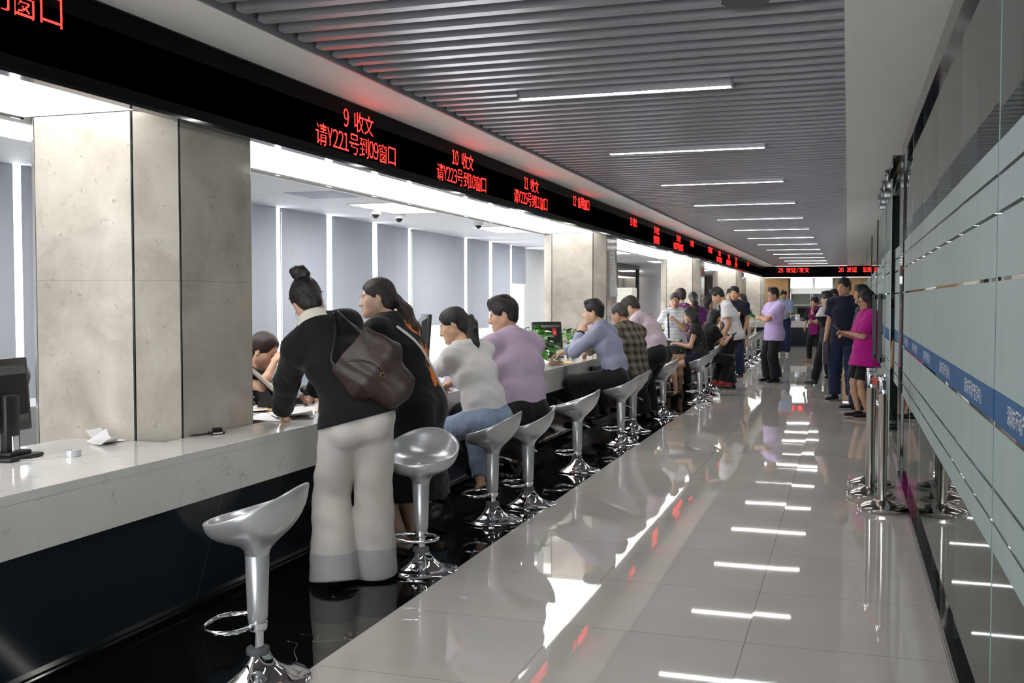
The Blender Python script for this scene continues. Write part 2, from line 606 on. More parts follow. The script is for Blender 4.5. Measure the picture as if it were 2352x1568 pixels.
def make_hair(style, hm, c, R, sc, par, h, neck, back):
    """style: short, buzz, thick, bun, pony, long, tied, bob, curly"""
    S = SDF()
    def W(x, y, z): return c + R @ (np.array((x, y, z)) * sc)
    E = lambda p, r, k, op='add': S.ell(W(*p), np.array(r) * sc, R, k * sc, op)
    far = 0.4
    thick = {'short': 0.011, 'buzz': 0.007, 'thick': 0.019, 'curly': 0.02, 'bob': 0.02}.get(style, 0.011)
    E((0, -0.013, 0.036 + thick * 0.4), (0.074 + thick, 0.094 + thick, 0.084 + thick), 0.01)
    if style in ('short', 'buzz', 'thick', 'curly'):
        S.ell(W(0, -0.055, -0.03), np.array((0.066, 0.05, 0.055)) * sc, R, 0.03 * sc)
        if style in ('short', 'thick'):
            E((0, 0.052, 0.106), (0.062, 0.036, 0.026), 0.025)            # fringe mass over the forehead
            E((0, 0.0, 0.118), (0.06, 0.07, 0.022), 0.03)
        E((0, 0.13, -0.022), (0.098, 0.084, 0.106), 0.012, 'sub')          # face
        S.cut(W(0, -0.1, -0.075 if style != 'thick' else -0.085), R @ nv((0, 0.42, -1)))
        for sgn in (-1, 1):
            E((sgn * 0.092, -0.002, -0.022), (0.03, 0.03, 0.04), 0.008, 'sub')   # around the ears
    else:
        E((0, 0.135, -0.022), (0.088, 0.088, 0.112), 0.014, 'sub')
        if style in ('bun', 'pony', 'tied'):
            S.ell(W(0, -0.06, -0.035), np.array((0.062, 0.05, 0.06)) * sc, R, 0.03 * sc)
            S.cut(W(0, -0.1, -0.095), R @ nv((0, 0.5, -1)))
            for sgn in (-1, 1):
                E((sgn * 0.095, 0.004, -0.03), (0.032, 0.03, 0.04), 0.008, 'sub')
        if style == 'bun':
            E((0.0, -0.062, 0.152), (0.048, 0.045, 0.040), 0.012)
            E((0.024, -0.078, 0.128), (0.026, 0.028, 0.024), 0.012)
            E((-0.024, -0.05, 0.176), (0.024, 0.026, 0.018), 0.012)
            S.cone(W(0, -0.05, 0.1), W(0, -0.06, 0.14), 0.03 * sc, 0.022 * sc, 0.015)
        if style == 'pony':
            pts = [W(0, -0.10, 0.01), W(0.0, -0.122, -0.012)] + [c + np.asarray(q, float) for q in back]
            rr = [0.03, 0.026] + [0.038, 0.044, 0.030, 0.014][:len(back)]
            for i in range(len(pts) - 1):
                S.cone(pts[i], pts[i + 1], rr[i], rr[i + 1], 0.02, (R[:, 0], 1.35))
        if style == 'tied':
            E((0.0, -0.112, -0.02), (0.045, 0.032, 0.045), 0.02)
            pts = [W(0, -0.12, -0.03)] + [c + np.asarray(q, float) for q in back]
            for i in range(len(pts) - 1):
                S.cone(pts[i], pts[i + 1], (0.045, 0.05, 0.04, 0.012)[i], (0.05, 0.04, 0.012, 0.01)[i], 0.02)
            for k in range(7):                                     # loose curls round the tie
                a = k * 0.9
                E((0.045 * math.sin(a * 2.1), -0.135, -0.03 + 0.05 * math.cos(a * 1.7)), (0.024, 0.02, 0.024), 0.01)
        if style in ('long', 'bob'):
            S.ell(W(0, -0.05, -0.03), np.array((0.088, 0.06, 0.085)) * sc, R, 0.03 * sc)
            for sgn in (-1, 1):
                S.cone(W(sgn * 0.07, -0.012, 0.02), W(sgn * 0.076, -0.012, -0.1), 0.026 * sc, 0.024 * sc, 0.025 * sc, (R[:, 1], 1.5), fb=(style == 'bob'))
            if style == 'bob':
                S.cone(W(0, -0.05, -0.02), W(0, -0.055, -0.125), 0.056 * sc, 0.052 * sc, 0.03 * sc, (R[:, 0], 1.45), fb=True)
            else:
                pts = [W(0, -0.06, -0.04)] + [c + np.asarray(q, float) for q in back]
                for i in range(len(pts) - 1):
                    S.cone(pts[i], pts[i + 1], (0.055, 0.05, 0.045)[i], (0.05, 0.045, 0.03)[i], 0.03, (R[:, 0], 1.7))
            E((0, 0.115, -0.05), (0.058, 0.07, 0.115), 0.02, 'sub')
    amp = 0.0016 if style not in ('curly',) else 0.004
    o = organic('hair', S, hm, par, h, 1, disp=strands(amp * (1 if h < 0.008 else 0.6), 150 if h < 0.008 else 80))
    return o

def ring_collar(par, name, m, base, R, r0, r1, hgt, ex=1.12, t=0.004, tilt=0.0):
    """a standing collar: an open band round the neck axis"""
    M4 = Matrix.Translation(Vector(base)) @ Matrix(np.array(R).tolist()).to_4x4() @ Matrix.Rotation(math.radians(tilt), 4, 'X')
    prof = [(r0, 0), (r1 + 0.004, hgt), (r1 + 0.002, hgt + 0.003), (r1 - t, hgt), (r0 - t, 0), (r0, 0)]
    return MB().lathe(prof, 28, M=M4, cap=False, ex=ex).build(name, m, par, 40)

def person(label, x, y, face, H=1.68, female=False, z0=0.0, pelvis=(0, 0, None), lean=0, side=0, twist=0, curve=0,
           head=(0, 0, 0), hands=(None, None), poles=(None, None), feet=(None, None), toes=(0, 0), kpole=(None, None),
           curl=(0.5, 0.5), palm=(None, None), build=1.0, skin_rgb=(200, 156, 128), hair=('short', None), back=(),
           top=None, bottom=None, shoes=None, lips=None, h=0.011, group=None, hs=1.0, neckfwd=0.0, hand_dir=(None, None)):
    """head = (yaw to own left, pitch down, roll); hands, feet = (left, right) targets in the person's own frame
    (x right, y forward, z up); returns the root and the joints"""
    root = thing('person', label, 'person', (x, y, z0), math.radians(face), group)
    s = H / 1.70
    fem = female
    if pelvis[2] is None:
        s *= 0.98
    pz = pelvis[2] if pelvis[2] is not None else 0.92 * s
    P0 = np.array((pelvis[0], pelvis[1], pz), float)
    RL = rotm((0, 1, 0), side) @ rotm((1, 0, 0), -lean)          # whole lean
    Rp = rotm((0, 1, 0), side * 0.5) @ rotm((1, 0, 0), -lean * 0.45)
    Rc = rotm((0, 1, 0), side) @ rotm((1, 0, 0), -lean - curve * 0.5) @ rotm((0, 0, 1), twist)
    Rn = rotm((0, 1, 0), side * 0.6) @ rotm((1, 0, 0), -(lean + curve) * 0.7) @ rotm((0, 0, 1), twist)
    Z = np.array((0, 0, 1.0))
    waist = P0 + Rp @ Z * 0.13 * s
    chest = waist + RL @ Z * 0.17 * s
    c7 = chest + Rc @ Z * 0.20 * s
    lat, fwd, up = Rc[:, 0], Rc[:, 1], Rc[:, 2]
    sw = (0.152 if fem else 0.178) * s * build ** 0.5
    shc = c7 - up * 0.058 * s
    sh = [shc - lat * sw, shc + lat * sw]
    Rh = Rn @ rotm((0, 0, 1), head[0]) @ rotm((1, 0, 0), -head[1] + (lean + curve) * 0.7) @ rotm((0, 1, 0), head[2])
    hsz = s ** 0.35 * hs * (0.97 if fem else 1.0)
    HC = c7 + Rn @ np.array((0, 0.028 + neckfwd, 0.118)) * s + Rh @ np.array((0, 0.012, 0.05)) * hsz
    g = 0.9 if fem else 1.0
    la, lf = 0.285 * s, 0.25 * s
    lt, ls = 0.42 * s, 0.41 * s
    J = dict(P0=P0, waist=waist, chest=chest, c7=c7, sh=sh, HC=HC, Rh=Rh, Rc=Rc, Rp=Rp, s=s, hsz=hsz, Rn=Rn)
    W_, E_ = [], []
    for i in (0, 1):
        sg = (-1, 1)[i]
        if hands[i] is None:
            tg = sh[i] + np.array((sg * 0.05, 0.03, -0.52)) * s
        else:
            tg = np.array(hands[i], float)
        pl = np.array(poles[i] if poles[i] is not None else (sg * 0.5, -0.8, -0.3), float)
        e, w = ik(sh[i], tg, la, lf, pl)
        E_.append(e); W_.append(w)
    hips = [P0 + Rp @ np.array((-0.088 * s, 0, -0.03 * s)), P0 + Rp @ np.array((0.088 * s, 0, -0.03 * s))]
    K_, A_ = [], []
    for i in (0, 1):
        sg = (-1, 1)[i]
        tg = np.array(feet[i] if feet[i] is not None else (sg * 0.10, 0.0, 0.075 * s), float)
        pl = np.array(kpole[i] if kpole[i] is not None else (sg * 0.12, 1, 0.1), float)
        k, a = ik(hips[i], tg, lt, ls, pl)
        K_.append(k); A_.append(a)
    J.update(E=E_, W=W_, K=K_, A=A_, hips=hips)
    b = build
    pw = 0.168 if fem else 0.162                                   # half widths
    ww = 0.128 if fem else 0.15
    cw = 0.142 if fem else 0.165
    LX = Rp[:, 0]
    def torso(S, inf, lo=None, kk=0.04):
        dp, dw, dc = 0.108 * s * b + inf, 0.098 * s * b + inf, 0.108 * s * b + inf
        S.cone(P0, waist, dp, dw, kk, (LX, (pw * s * b + inf) / dp))
        S.cone(waist, chest, dw, dc, kk, (RL[:, 0], (0.5 * (ww + cw) * s * b + inf) / dc))
        S.cone(chest, shc - up * 0.02 * s, dc, 0.078 * s * b + inf, kk, (lat, (cw * s * b + inf) / dc * 1.08))
        for i in (0, 1):
            S.cone(c7 + up * 0.01 * s, sh[i], 0.05 * s + inf, 0.052 * s * g * b ** 0.5 + inf, 0.05)
        if fem:
            for sg in (-1, 1):
                S.ell(chest + lat * sg * 0.065 * s + fwd * 0.078 * s + up * 0.01, np.array((0.058, 0.058, 0.058)) * s + inf, None, 0.04)
        else:
            S.ell(chest + fwd * 0.04 * s + up * 0.04 * s, np.array((0.13 * b, 0.075, 0.08)) * s + inf, Rc, 0.04)
    def seat(S, inf, kk=0.05):
        for sg in (-1, 1):
            S.ell(P0 + Rp @ np.array((sg * 0.072, -0.045, -0.06)) * s, np.array((0.088, 0.088, 0.1)) * s * b ** 0.7 + inf, None, kk)
    # ---- body: one continuous skin surface
    S = SDF()
    torso(S, 0.0)
    seat(S, 0.0)
    S.cone(c7 - up * 0.03, HC + Rh @ np.array((0, -0.028, -0.055)) * hsz, 0.054 * s * g, 0.05 * s * g, 0.035)
    face_parts(S, HC, Rh, hsz, fem)
    for i in (0, 1):
        sg = (-1, 1)[i]
        S.cone(sh[i], E_[i], 0.05 * s * g, 0.036 * s * g, 0.03)
        mid = E_[i] * 0.72 + W_[i] * 0.28
        S.cone(E_[i], mid, 0.036 * s * g, 0.037 * s * g, 0.02)
        S.cone(mid, W_[i], 0.037 * s * g, 0.0255 * s * g, 0.02)
        d = W_[i] - E_[i] if hand_dir[i] is None else np.array(hand_dir[i], float)
        pn = palm[i] if palm[i] is not None else ((-sg, 0.2, 0) if abs(nv(d)[2]) > 0.6 else (0, 0, -1))
        hand(S, W_[i], d, pn, sg, curl[i], s * (0.92 if fem else 1.0))
        S.cone(hips[i], K_[i], 0.084 * s * b ** 0.5, 0.054 * s * g, 0.04)
        cf = K_[i] * 0.68 + A_[i] * 0.32 - nv(np.cross(np.cross(A_[i] - K_[i], (0, 1, 0)), A_[i] - K_[i])) * -0.012
        S.cone(K_[i], cf, 0.052 * s * g, 0.054 * s * g, 0.03)
        S.cone(cf, A_[i], 0.054 * s * g, 0.036 * s * g, 0.03)
        ty = math.radians(toes[i])
        fd = np.array((math.sin(ty), math.cos(ty), 0))
        S.cone(A_[i] + np.array((0, 0, -0.03)), A_[i] + fd * 0.15 * s + np.array((0, 0, -0.05)), 0.034 * s, 0.022 * s, 0.02, (np.cross(fd, Z), 1.3))
    lp = lips or M_LIP
    def paint(Cc):
        q = (Cc - HC) @ Rh / hsz
        lipm = (np.abs(q[:, 0]) < 0.02) & (q[:, 1] > 0.08) & (q[:, 2] < -0.0565) & (q[:, 2] > -0.079)
        return lipm.astype(np.int32)
    body = organic('body', S, [skin(skin_rgb), lp], root, h, 1, paint)
    J['body'] = body
    def HW(*p): return HC + Rh @ (np.array(p) * hsz)
    for sg in (-1, 1):
        Q = Matrix(np.array(Rh).tolist())
        e = MB().ball(HW(sg * 0.031, 0.0722, -0.003), (0.0125 * hsz, 0.0118 * hsz, 0.0095 * hsz), 12)
        e.ball(HW(sg * 0.031, 0.0802, -0.003), (0.0068 * hsz, 0.0045 * hsz, 0.0066 * hsz), 10, 1, Q)
        e.build('eye', [M_EYEW, M_IRIS], body, 180)
        MB().tube([HW(sg * (0.013 + 0.011 * k), 0.0905 - 0.0038 * k * (1 + 0.35 * k), 0.0185 + (0.003, 0.0055, 0.005, 0.001)[k]) for k in range(4)], 0.0026 * hsz, 6,
                  rr=[0.003, 0.0032, 0.0026, 0.0012]).build('eyebrow', hair[1] or M_HAIR, body, 180)
        MB().tube([HW(sg * (0.019 + 0.0085 * k), 0.0868 - 0.0016 * k * k, -0.0005 + (0, 0.0042, 0.0044, 0.001)[k]) for k in range(4)], 0.0016 * hsz, 6).build('eyelash', M_HAIR, body, 180)
    if hair[0]:
        make_hair(hair[0], hair[1] or M_HAIR, HC, Rh, hsz, root, min(h, 0.009), c7, back)
    # ---- clothes
    if top:
        inf = top.get('inf', 0.014)
        S = SDF()
        torso(S, inf)
        hem = top.get('hem', 0.08)
        if hem > 0:
            lo = P0 - Rp[:, 2] * hem * s
            if pz < 0.75 or hem > 0.3:
                lo = P0 - Z * hem * s
            dd = 0.122 * s * b + inf + top.get('flare', 0.0)
            S.cone(P0 + Rp[:, 2] * 0.03, lo, 0.108 * s * b + inf, dd, 0.03, (LX, (pw * s * b + inf) / (0.108 * s * b + inf) * 0.98), fb=True)
            if True:
                for sg in (-1, 1):
                    S.ell(P0 + Rp @ np.array((sg * 0.072, -0.045, -0.04)) * s, np.array((0.088, 0.088, 0.09)) * s * b ** 0.7 + max(inf, (bottom or {}).get('inf', 0.014) + 0.012), None, 0.05)
            hn = -Rp[:, 2] if (pz >= 0.75 and hem <= 0.3) else -Z
            S.cut(lo, hn)
        else:
            lo, hn = P0 - Rp[:, 2] * hem * s, -Rp[:, 2]
            S.cut(lo, hn)
        for i in (0, 1):
            sl = top['sleeve'] if isinstance(top['sleeve'], (int, float)) else {'long': 2.0, 'short': 0.62, 'cap': 0.28, 'elbow': 0.95, 'three': 1.6, 'none': 0.0}[top['sleeve']]
            if sl <= 0:
                continue
            si = inf * 0.8 + top.get('sl_loose', 0.0)
            if sl < 1:
                q = sh[i] * (1 - sl) + E_[i] * sl
                r1 = (0.05 * (1 - sl) + 0.038 * sl) * s * g + si + top.get('cuff', 0.006)
                S.cone(sh[i], q, 0.050 * s * g + si, r1, 0.05, fb=True)
            else:
                S.cone(sh[i], E_[i], 0.051 * s * g + si, 0.042 * s * g + si, 0.05)
                q = E_[i] * (2 - sl) + (W_[i] * (sl - 1))
                S.cone(E_[i], q, 0.042 * s * g + si, 0.032 * s * g + si, 0.02, fb=True)
        nb = c7 + Rn @ np.array((0, 0.004, 0.0)) * s
        no = top.get('neck', 0.064) * s
        S.cone(nb + Rn[:, 2] * 0.012, nb + Rn[:, 2] * 0.2, no, no * 1.3, 0.012, op='sub')
        if top.get('vneck'):
            S.ell(c7 + Rc @ np.array((0, 0.09, -0.05)) * s, np.array((0.028, 0.05, top['vneck'])) * s, Rc, 0.01, 'sub')
        wr = top.get('wr', 0.004) * 0.62
        def folds(V):
            q = (V - chest) @ Rc
            return wr * np.clip(-((V - lo) @ hn) / 0.05 - 0.1, 0, 1) * (np.sin(q[:, 2] * 46 + 9 * q[:, 0] + 2.4 * np.sin(q[:, 0] * 17 + q[:, 1] * 13)) * 0.5
                         + 0.6 * np.sin(q[:, 2] * 27 - 21 * q[:, 0] + 3 * np.sin(q[:, 1] * 15)) + 0.35 * np.sin(q @ np.array((61, 43, 70))))
        J['top'] = organic(top.get('name', 'shirt'), S, top['mats'] if 'mats' in top else top['mat'], root, h, 1, top.get('paint') and top['paint'](J), folds)
        if top.get('collar'):
            rr = 0.066 * s * g
            ring_collar(J['top'], 'collar', top.get('collar_mat', top['mat']), nb + Rn @ np.array((0, 0.004, 0.018)) * s, Rn, rr + 0.028, rr + 0.002, top['collar'], tilt=-14)
        if top.get('belt'):
            bc = P0 - Rp[:, 2] * hem * s - Rp[:, 2] * 0.012
            S = SDF().cone(bc + Rp[:, 2] * 0.016, bc - Rp[:, 2] * 0.02, 0.104 * s * b + 0.016, 0.107 * s * b + 0.016, 0, (LX, (ww * 1.04 * s * b + 0.016) / (0.104 * s * b + 0.016)), True, True)
            organic('belt', S, top['belt'], J['top'], min(h, 0.008), 0)
    if bottom:
        inf = bottom.get('inf', 0.014)
        S = SDF()
        rise = bottom.get('rise', 0.09) * s
        kind = bottom['kind']
        tw = (pw * s * b + inf) / (0.108 * s * b + inf)
        S.cone(P0 + Rp[:, 2] * rise, P0 - Rp[:, 2] * 0.05 * s, 0.1 * s * b + inf, 0.106 * s * b + inf, 0.04, (LX, tw), fa=True)
        seat(S, inf, 0.04)
        for i in (0, 1):
            if kind == 'skirt':
                continue
            kr = bottom.get('knee', 0.066) * s
            if kind == 'shorts':
                q = hips[i] * 0.12 + K_[i] * 0.88
                S.cone(hips[i], q, 0.088 * s * b ** 0.5 + inf, bottom.get('end', 0.075) * s, 0.03, fb=True)
            elif kind == 'mini':
                q = hips[i] * 0.42 + K_[i] * 0.58
                S.cone(hips[i], q, 0.088 * s * b ** 0.5 + inf, bottom.get('end', 0.08) * s + inf, 0.06, fb=True)
            elif kind == 'wide':
                S.cone(hips[i], K_[i], 0.088 * s * b ** 0.5 + inf, 0.100 * s, 0.02)
                S.cone(K_[i], A_[i] + np.array((0, 0.02, -0.052)), 0.100 * s, bottom.get('end', 0.125) * s, 0.012, fb=True)
            else:
                S.cone(hips[i], K_[i], 0.086 * s * b ** 0.5 + inf, kr + inf, 0.04)
                e = bottom.get('len', 0.95)
                q = K_[i] * (1 - e) + A_[i] * e
                S.cone(K_[i], q, kr + inf, bottom.get('end', 0.05) * s + inf, 0.03, fb=True)
        if kind == 'skirt':
            q = 0.5 * (hips[0] * (1 - bottom['len']) + K_[0] * bottom['len']) + 0.5 * (hips[1] * (1 - bottom['len']) + K_[1] * bottom['len'])
            S.cone(P0 - Rp[:, 2] * 0.03, q, 0.115 * s * b + inf, bottom.get('end', 0.13) * s, 0.04, (LX, 1.45), fb=True)
        S.cut(P0 + Rp[:, 2] * rise, Rp[:, 2])
        wr2 = bottom.get('wr', 0.003)
        def folds2(V):
            q = V - P0
            return wr2 * np.clip((0.02 - q[:, 2]) / 0.1, 0, 1) * np.clip((V[:, 2] - A_[0][2]) / 0.1, 0.15, 1) * (np.sin(q[:, 2] * 31 + 13 * q[:, 0] + 2 * np.sin(q[:, 1] * 19)) + 0.5 * np.sin(q @ np.array((47, 38, 55))))
        organic(bottom.get('name', 'trousers'), S, bottom['mats'] if 'mats' in bottom else bottom['mat'], root, h, 1, bottom.get('paint') and bottom['paint'](J), bottom.get('disp') or folds2)
    if shoes:
        for i in (0, 1):
            ty = math.radians(toes[i])
            fd = np.array((math.sin(ty), math.cos(ty), 0.0))
            A = A_[i]
            pit = 0.0
            zb = A[2] - 0.075 * s
            S = SDF()
            heel = np.array((A[0], A[1], zb + 0.04)) - fd * 0.035 * s
            toe = np.array((A[0], A[1], zb + 0.032)) + fd * 0.165 * s
            sd = np.cross(fd, Z)
            S.cone(heel, toe, 0.036 * s, 0.032 * s, 0.02, (sd, 1.18))
            if not shoes.get('low'):
                S.cone(np.array((A[0], A[1], zb + 0.05)) + fd * 0.0, A + np.array((0, 0, 0.015 * s)), 0.04 * s, 0.042 * s, 0.03, fb=True)
            S.cut((0, 0, zb), (0, 0, -1))
            thick = shoes.get('sole_h', 0.022)
            organic('shoe', S, [shoes['mat'], shoes.get('sole', shoes['mat'])], root, min(h, 0.009), 1, lambda Cc, zz=zb + thick: (Cc[:, 2] < zz).astype(np.int32))
    return root, J

# ------------------------------------------------------------------ surfaces of the hall
def tile_mask(t, vec, sx, sy, ox, oy, w):
    """1 on the joints of a sx by sy grid, and a per-tile id vector"""
    sp = t.n('ShaderNodeSeparateXYZ'); t.l(vec, sp.inputs[0])
    outs, ids = [], []
    for k, (s_, o_) in enumerate(((sx, ox), (sy, oy))):
        u = t.math('DIVIDE', t.math('SUBTRACT', sp.outputs[k], o_), s_)
        f = t.math('FRACT', u)
        e = t.math('MINIMUM', f, t.math('SUBTRACT', 1.0, f))
        outs.append(t.math('LESS_THAN', e, w / s_ / 2))
        ids.append(t.math('FLOOR', u))
    cb = t.n('ShaderNodeCombineXYZ'); t.l(ids[0], cb.inputs[0]); t.l(ids[1], cb.inputs[1])
    return t.math('MAXIMUM', outs[0], outs[1]), cb.outputs[0]

def tilt_normal(t, idv, amount, vec=None, wav=0.0):
    wn = t.n('ShaderNodeTexWhiteNoise', noise_dimensions='3D'); t.l(idv, wn.inputs['Vector'])
    g = t.n('ShaderNodeNewGeometry')
    sub = t.n('ShaderNodeVectorMath', operation='SUBTRACT'); t.l(wn.outputs['Color'], sub.inputs[0]); sub.inputs[1].default_value = (.5, .5, .5)
    sc = t.n('ShaderNodeVectorMath', operation='SCALE'); t.l(sub.outputs[0], sc.inputs[0]); sc.inputs['Scale'].default_value = amount
    ad = t.n('ShaderNodeVectorMath', operation='ADD'); t.l(sc.outputs[0], ad.inputs[0]); t.l(g.outputs['Normal'], ad.inputs[1])
    o = ad.outputs[0]
    if wav:
        nz = t.n('ShaderNodeTexNoise', i_Scale=2.2, i_Detail=1.0); t.l(vec, nz.inputs['Vector'])
        s2 = t.n('ShaderNodeVectorMath', operation='SUBTRACT'); t.l(nz.outputs['Color'], s2.inputs[0]); s2.inputs[1].default_value = (.5, .5, .5)
        s3 = t.n('ShaderNodeVectorMath', operation='SCALE'); t.l(s2.outputs[0], s3.inputs[0]); s3.inputs['Scale'].default_value = wav
        a2 = t.n('ShaderNodeVectorMath', operation='ADD'); t.l(s3.outputs[0], a2.inputs[0]); t.l(o, a2.inputs[1]); o = a2.outputs[0]
    nm = t.n('ShaderNodeVectorMath', operation='NORMALIZE'); t.l(o, nm.inputs[0])
    t.l(nm.outputs[0], t.b.inputs['Normal'])

t = NT('polished_grey_tile')
v = t.coord()
jm, tid = tile_mask(t, v, 0.8, 0.8, -0.40, 4.45, 0.0035)
nz = t.noise(v, 2.5, 5)
c = t.ramp(nz, [(0.3, lin((197, 193, 187))), (0.7, lin((204, 200, 194)))])
t.l(t.mix(jm, c, lin((140, 136, 130))), t.b.inputs['Base Color'])
t.set(Roughness=0.022)
t.b.inputs['IOR'].default_value = 1.62
tilt_normal(t, tid, 0.0034, v, 0.0014)
M_FLOOR = t.m

t = NT('polished_black_marble_floor')
v = t.coord()
jm, tid = tile_mask(t, v, 1.2, 0.765, -2.0, 4.38, 0.003)
n1 = t.noise(v, 1.3, 3, 0.5, 1.2)
vein = t.math('LESS_THAN', t.math('ABSOLUTE', t.math('SUBTRACT', n1, 0.5)), 0.0016)
n2 = t.noise(v, 0.9, 2)
vein = t.math('MULTIPLY', vein, t.math('GREATER_THAN', n2, 0.55))
c = t.mix(vein, lin((14, 14, 15)), lin((150, 146, 140)))
t.l(t.mix(jm, c, lin((48, 48, 50))), t.b.inputs['Base Color'])
t.set(Roughness=0.03)
tilt_normal(t, tid, 0.003, v, 0.002)
M_BLACKFLOOR = t.m

t = NT('black_glossy_counter_panel')
v = t.coord()
sp = t.n('ShaderNodeSeparateXYZ'); t.l(v, sp.inputs[0])
u = t.math('FRACT', t.math('DIVIDE', t.math('SUBTRACT', sp.outputs[1], 3.13), 1.62))
jm = t.math('LESS_THAN', t.math('MINIMUM', u, t.math('SUBTRACT', 1.0, u)), 0.0012)
t.l(t.mix(jm, lin((40, 48, 54)), lin((100, 102, 104))), t.b.inputs['Base Color'])
t.set(Roughness=0.09)
t.b.inputs['Specular IOR Level'].default_value = 0.22
M_BLACKPANEL = t.m

t = NT('white_quartz')
v = t.coord()
n1 = t.noise(v, 7.0, 6, 0.65, 1.5)
vein = t.math('LESS_THAN', t.math('ABSOLUTE', t.math('SUBTRACT', n1, 0.5)), 0.014)
n2 = t.noise(v, 9.0, 3)
vein = t.math('MULTIPLY', vein, t.ramp(n2, [(0.55, (0, 0, 0)), (0.68, (1, 1, 1))]))
n3 = t.noise(v, 1.6, 4)
c = t.ramp(n3, [(0.3, lin((208, 206, 203))), (0.7, lin((222, 220, 217)))])
t.l(t.mix(t.math('MULTIPLY', vein, 0.5), c, lin((140, 132, 126))), t.b.inputs['Base Color'])
t.set(Roughness=0.09)
M_QUARTZ = t.m

t = NT('beige_marble')
v = t.coord()
n1 = t.noise(v, 3.0, 8, 0.62, 0.6)
n0 = t.noise(v, 0.9, 3)
base = t.ramp(t.math('MULTIPLY_ADD', n0, 0.5, t.math('MULTIPLY', n1, 0.5)), [(0.36, lin((168, 160, 149))), (0.5, lin((195, 188, 177))), (0.64, lin((214, 207, 197)))])
n2 = t.noise(t.mapped(v, (1.1, 1.1, 0.35), rot=(0.6, 0.0, 0.4)), 1.6, 5, 0.55, 0.5)
vein = t.math('LESS_THAN', t.math('ABSOLUTE', t.math('SUBTRACT', n2, 0.47)), 0.0028)
vein = t.math('MULTIPLY', vein, t.ramp(t.noise(v, 3.1, 3), [(0.5, (0, 0, 0)), (0.62, (.35, .35, .35))]))
c = t.mix(vein, base, lin((222, 214, 200)))
n3 = t.noise(v, 26.0, 3, 0.6, 1.2)
sp_ = t.ramp(n3, [(0.64, (0, 0, 0)), (0.72, (.5, .5, .5))])
c = t.mix(sp_, c, lin((120, 108, 94)))
spz = t.n('ShaderNodeSeparateXYZ'); t.l(v, spz.inputs[0])
jz = t.math('LESS_THAN', t.math('ABSOLUTE', t.math('SUBTRACT', spz.outputs[2], 1.545)), 0.0014)
t.l(t.mix(t.math('MULTIPLY', jz, 0.5), c, lin((110, 100, 88))), t.b.inputs['Base Color'])
t.set(Roughness=0.1)
M_MARBLE = t.m

M_WHITECEIL = simple('white_painted_plaster', (242, 242, 240), 0.5)
M_PLENUM = simple('dark_plenum', (38, 39, 42), 0.8)
t = NT('grey_satin_baffle')
t.set(Base_Color=(*lin((166, 166, 172)), 1), Roughness=0.3)
t.b.inputs['Specular IOR Level'].default_value = 0.6
t.b.inputs['Metallic'].default_value = 0.35
M_SLAT = t.m
M_BLACKSTEEL = simple('black_mirror_steel', (30, 32, 33), 0.07, 0.45)
M_DARKGAP = simple('black_gap', (12, 12, 13), 0.4)
M_CHROME = simple('chrome', (225, 226, 230), 0.05, 1.0)
M_STEEL = simple('stainless_steel', (196, 192, 186), 0.12, 1.0)
M_WHITE = simple('white_plastic', (228, 228, 226), 0.4)
M_BLACKP = simple('black_plastic', (22, 22, 24), 0.42)
M_DARKP = simple('dark_grey_plastic', (52, 53, 56), 0.45)
M_WALL = simple('white_wall', (214, 216, 218), 0.45)
M_WOOD = None
t = NT('oak_veneer')
v = t.coord()
nz = t.noise(t.mapped(v, (14, 14, 0.7)), 3.0, 5, 0.6, 0.8)
t.l(t.ramp(nz, [(0.3, lin((140, 104, 62))), (0.7, lin((178, 138, 90)))]), t.b.inputs['Base Color'])
t.set(Roughness=0.4)
M_WOOD = t.m
t = NT('ceiling_tile_white')
v = t.coord()
jm, tid = tile_mask(t, v, 1.2, 1.2, -3.93, 0.3, 0.006)
t.l(t.mix(t.math('MULTIPLY', jm, 0.45), lin((224, 226, 230)), lin((120, 120, 124))), t.b.inputs['Base Color'])
t.set(Roughness=0.7)
M_OFFCEIL = t.m

M_SOFFIT = emit('lit_soffit_panel', (1.0, 0.985, 0.95), E_SOFFIT)
M_TUBE = emit('lit_tube_diffuser', (1.0, 0.99, 0.97), E_TUBE)
M_OFFICELAMP = emit('lit_office_panel', (1.0, 0.99, 0.98), E_OFFICE)

YB, YE = -7.0, 40.0          # the hall runs from behind the camera to the end display
X0, X1, XG = -2.95, 0.44, -2.0
# floors
struct(MB().box(XG, 3.6, YB, 31.5, -0.12, 0).add([], []), 'floor', M_FLOOR)
struct(MB().box(-7, 3.6, 31.5, 46, -0.12, 0), 'floor_far', M_FLOOR)
struct(MB().box(-3.0, XG, YB, 31.5, -0.12, 0), 'floor_black', M_BLACKFLOOR)
struct(MB().box(-7.0, -3.0, YB, 31.5, -0.12, 0), 'floor_office', simple('grey_office_floor', (150, 150, 148), 0.4))
